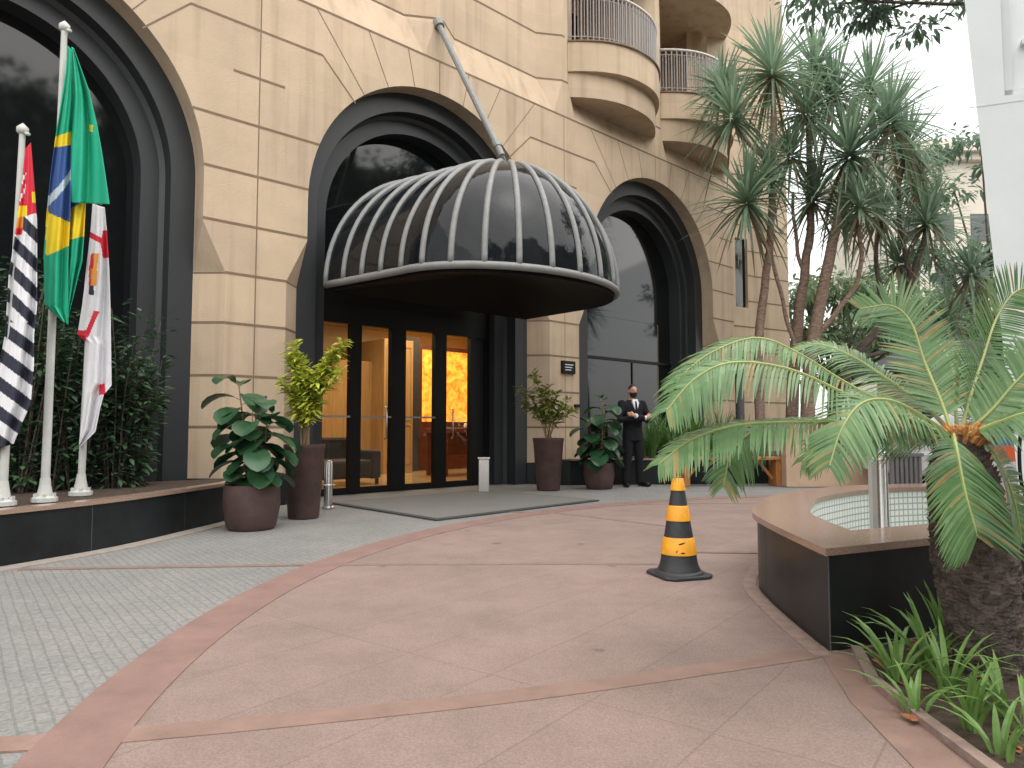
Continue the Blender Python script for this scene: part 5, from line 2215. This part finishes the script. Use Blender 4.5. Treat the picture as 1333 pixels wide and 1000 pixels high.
# far cream building
c = D(1240, 220, 46)
fb_ = thing('far_building', 'far cream building with stepped cornice beyond the trees', 'building', (27, 46, 0))
zt = D(1240, 188, 46).z
b = MB()
b.box((24.5, 46, 0), (13, 0, 0), (0, 8, 0), (0, 0, zt - 1.2))
b.build('wall', MT['farcream'], fb_)
b = MB()
b.box((24.0, 45.5, zt - 1.2), (14, 0, 0), (0, 9, 0), (0, 0, .45))
b.box((23.6, 45.1, zt - .75), (15, 0, 0), (0, 9.5, 0), (0, 0, .25))
b.box((24.2, 45.6, zt - .5), (14, 0, 0), (0, 9, 0), (0, 0, .6))
b.build('cornice', MT['farcream'], fb_)
for fx in range(5):
    for fz in range(4):
        b = MB()
        b.box((25.2 + fx * 2.4, 45.95, 3.0 + fz * 3.4), (1.3, 0, 0), (0, .1, 0), (0, 0, 1.8))
        b.build('window', MT['farwindow'], fb_)

# across the street, mirrored in the dark glass
for i, (x, y, h) in enumerate(((12, -7, 16), (18, -4, 18), (22, 4, 16), (23, 11, 15), (6, -12, 16))):
    tree('kerbside_tree', 'leafy kerbside tree across the street mirrored in the dark hotel glass', (x, y, 0), 3.2, (x, y, h * .58), (3.7, 3.7, h * .38), MT['treeleaf'], 84, 60, .6, 400 + i, 'trees across the street', trunk_r=.25, clump=1.15)
tw = thing('street_building', 'plain dark grey building across the street mirrored in the dark hotel glass', 'building', (32, -8, 0))
b = MB()
u_ = Vector((.45, .89, 0)).normalized()
v_ = Vector((u_.y, -u_.x, 0))
o_ = Vector((27, -24, 0))
b.box(o_, u_ * 38, v_ * 12, (0, 0, 21))
b.build('wall', MT['concrete'], tw)
for fx in range(9):
    for fz in range(6):
        b = MB()
        b.box(o_ + u_ * (1.6 + fx * 4.1) - v_ * .05 + Vector((0, 0, 2 + fz * 3.2)), u_ * 2.4, v_ * .1, (0, 0, 1.9))
        b.build('window', MT['farwindow'], tw)


# ------------------------------------------------------------------ the standing man
PM = Vector((2.14, 12.70, 0))
FACE = R(-90 + 20)          # body turned a little to the picture right


def fig_mesh(b, vox, smooth_it=6, name='tmp'):
    me = bpy.data.meshes.new(name)
    me.from_pydata([tuple(v) for v in b.v], [], b.f)
    ob = bpy.data.objects.new(name, me)
    COL.objects.link(ob)
    rm = ob.modifiers.new('rm', 'REMESH')
    rm.mode = 'VOXEL'
    rm.voxel_size = vox
    rm.use_smooth_shade = True
    sm = ob.modifiers.new('sm', 'SMOOTH')
    sm.factor = .5
    sm.iterations = smooth_it
    dg = bpy.context.evaluated_depsgraph_get()
    ev = ob.evaluated_get(dg)
    me2 = bpy.data.meshes.new_from_object(ev)
    bpy.data.objects.remove(ob)
    return me2


man = thing('person', 'man in black suit with lowered black mask standing with crossed arms', 'person', PM)
man.rotation_euler = (0, 0, FACE + math.pi / 2)   # local -Y is where he faces


def fig_part(name, b, m, vox, it=5, parent=None):
    me = fig_mesh(b, vox, it, name)
    me.name = name
    me.materials.clear()
    me.materials.append(m)
    me.polygons.foreach_set('use_smooth', [True] * len(me.polygons))
    o = bpy.data.objects.new(name, me)
    COL.objects.link(o)
    o.parent = parent or man
    BASE[o.name] = Vector((0, 0, 0))
    return o


def simple_part(name, b, m, smooth=False, parent=None):
    me = bpy.data.meshes.new(name)
    me.from_pydata([tuple(v) for v in b.v], [], b.f)
    me.materials.append(m)
    if smooth:
        me.polygons.foreach_set('use_smooth', [True] * len(me.polygons))
    o = bpy.data.objects.new(name, me)
    COL.objects.link(o)
    o.parent = parent or man
    return o


def V(*a):
    return Vector(a)


# joints (local: x to his left, -y forward)
shL, shR = V(.205, .01, 1.455), V(-.205, .01, 1.455)
elL, elR = V(.285, -.06, 1.165), V(-.285, -.06, 1.165)
wrL, wrR = V(-.06, -.235, 1.235), V(.10, -.265, 1.20)
hdL, hdR = V(-.15, -.225, 1.26), V(.20, -.245, 1.235)
# body: one continuous surface (head, neck, trunk, arms, hands, legs)
b = MB()
b.ell(V(0, -.012, 1.685), (.076, .092, .115), k=20)
b.ell(V(0, -.035, 1.635), (.058, .066, .070), k=16)
b.ell(V(0, -.108, 1.672), (.013, .020, .022), k=10)       # nose
b.ell(V(0, -.092, 1.70), (.010, .018, .035), k=10)
for s_ in (-1, 1):
    b.ell(V(.078 * s_, .005, 1.675), (.010, .022, .032), k=10)   # ears
    b.ell(V(.030 * s_, -.092, 1.712), (.022, .012, .008), k=8)   # brows
b.tube([V(0, .015, 1.60), V(0, .02, 1.50)], [.058, .070], 16)
b.tube([V(0, .01, 1.52), V(0, .01, 1.42), V(0, .0, 1.2), V(0, 0, .98), V(0, 0, .88)], [.075, .095, .09, .09, .09], 16)
for sh_, el, wr, hd in ((shL, elL, wrL, hdL), (shR, elR, wrR, hdR)):
    b.tube([V(0, .01, 1.44), sh_ - V(0, 0, .02), el, wr], [.045, .042, .036, .026], 12)
    b.tube([wr, wr.lerp(hd, .55), hd], [.026, .034, .032], 12)
    d_ = (hd - wr).normalized()
    up = V(0, 0, 1)
    sid = d_.cross(up).normalized()
    for q, (zo, ln) in enumerate(((.028, .070), (.010, .080), (-.009, .074), (-.027, .058))):
        p0 = hd + up * zo
        b.tube([p0, p0 + d_ * ln * .5 + V(0, .006, 0), p0 + d_ * ln * .85 + V(0, .03, -.006)], [.0095, .0088, .0075], 8)
    pt = wr.lerp(hd, .35) + up * .022
    b.tube([pt, pt + d_ * .035 + up * .025, pt + d_ * .065 + up * .036], [.012, .0105, .008], 8)
for s_ in (-1, 1):
    b.tube([V(.09 * s_, 0, .92), V(.10 * s_, -.01, .5), V(.12 * s_, .01, .09)], [.070, .050, .036], 12)
fig_part('body', b, MT['skin'], .0085, 3)
# trousers
b = MB()
for s_ in (-1, 1):
    b.tube([V(.085 * s_, 0, .95), V(.10 * s_, -.005, .72), V(.115 * s_, -.01, .48), V(.13 * s_, .005, .25), V(.14 * s_, .01, .05)], [.105, .098, .078, .070, .068], 16)
b.tube([V(0, 0, .86), V(0, 0, 1.02)], [.13, .14], 16)
tro = fig_part('trousers', b, MT['suit'], .014, 4)
# jacket
b = MB()
for z, rx, ry in ():
    pass
ringz = [(.80, .195, .135), (.92, .190, .132), (1.05, .178, .122), (1.18, .185, .125), (1.32, .205, .130), (1.42, .205, .118), (1.48, .155, .095), (1.525, .085, .075)]
vs, fs = [], []
for z, rx, ry in ringz:
    for j in range(28):
        a = 2 * math.pi * j / 28
        vs.append(V(math.cos(a) * rx, math.sin(a) * ry + .005, z))
for i in range(len(ringz) - 1):
    for j in range(28):
        fs.append([i * 28 + j, i * 28 + (j + 1) % 28, (i + 1) * 28 + (j + 1) % 28, (i + 1) * 28 + j])
fs += [list(range(28))[::-1], [(len(ringz) - 1) * 28 + j for j in range(28)]]
b.add(vs, fs)
for sh_, el, wr in ((shL, elL, wrL), (shR, elR, wrR)):
    b.ell(sh_, (.078, .075, .07), k=14)
    b.tube([sh_, sh_.lerp(el, .5), el, el.lerp(wr, .5), wr], [.074, .070, .062, .056, .046], 14)
    b.ell(el, (.062, .062, .062), k=12)
jac = fig_part('jacket', b, MT['suit'], .012, 4)
# shirt front, tie, cuffs
b = MB()
pts = [V(0, -.150, 1.27), V(.062, -.118, 1.47), V(.045, -.088, 1.535), V(0, -.098, 1.53), V(-.045, -.088, 1.535), V(-.062, -.118, 1.47)]
b.add([p + V(0, -.006, 0) for p in pts] + [p + V(0, .03, 0) for p in pts], [[0, 1, 2, 3, 4, 5]] + [[i, 6 + i, 6 + (i + 1) % 6, (i + 1) % 6] for i in range(6)])
simple_part('shirt', b, MT['shirt'])
b = MB()
pts = [V(-.014, -.160, 1.28), V(.014, -.160, 1.28), V(.024, -.150, 1.33), V(.012, -.118, 1.50), V(-.012, -.118, 1.50), V(-.024, -.150, 1.33)]
b.add([p + V(0, -.008, 0) for p in pts] + [p + V(0, .01, 0) for p in pts], [[0, 1, 2, 3, 4, 5]] + [[i, 6 + i, 6 + (i + 1) % 6, (i + 1) % 6] for i in range(6)])
simple_part('tie', b, MT['suit'])
for wr, el in ((wrL, elL), (wrR, elR)):
    b = MB()
    d_ = (wr - el).normalized()
    b.tube([wr - d_ * .004, wr + d_ * .025], [.043, .042], 14)
    simple_part('shirt_cuff', b, MT['shirt'], True)
# mask over chin and mouth
b = MB()
vs, fs = [], []
for i in range(7):
    th = i / 6
    z = 1.648 - .075 * th
    for j in range(15):
        a = R(-165 + 150 * j / 14)
        k_ = 1 + .0 * th
        rx, ry = .079 * (1 - .25 * th), .100 * (1 - .14 * th)
        vs.append(V(math.cos(a) * rx, math.sin(a) * ry - .014, z))
for i in range(6):
    for j in range(14):
        fs.append([i * 15 + j, i * 15 + j + 1, (i + 1) * 15 + j + 1, (i + 1) * 15 + j])
b.add(vs, fs)
b.ell(V(0, -.045, 1.585), (.055, .065, .028), k=14)
simple_part('face_mask', b, MT['mask'], True)
# hair cap
b = MB()
vs, fs = [], []
for i in range(9):
    th = R(8 + 9.5 * i)
    for j in range(25):
        a = 2 * math.pi * j / 24
        front = max(0, -math.sin(a))
        t2 = th * (1 - .42 * front)
        vs.append(V(.080 * math.sin(t2) * math.cos(a), .097 * math.sin(t2) * math.sin(a) - .010, 1.688 + .118 * math.cos(t2)))
for i in range(8):
    for j in range(24):
        fs.append([i * 25 + j, (i + 1) * 25 + j, (i + 1) * 25 + j + 1, i * 25 + j + 1])
b.add(vs, fs)
simple_part('hair', b, MT['hair'], True)
for s_ in (-1, 1):
    b = MB()
    b.ell(V(.030 * s_, -.0965, 1.694), (.011, .006, .005), k=8)
    simple_part('eye', b, MT['hair'], True)
for s_ in (-1, 1):
    b = MB()
    d_ = V(.28 * s_, -1, 0).normalized()
    h0 = V(.145 * s_, .045, .05)
    b.tube([h0, h0 + d_ * .10 + V(0, 0, -.004), h0 + d_ * .20 + V(0, 0, -.014), h0 + d_ * .26 + V(0, 0, -.022)], [.048, .048, .044, .026], 14)
    for i in range(len(b.v)):
        b.v[i].z = max(.002, b.v[i].z)
    simple_part('shoe', b, MT['blackframe'], True)
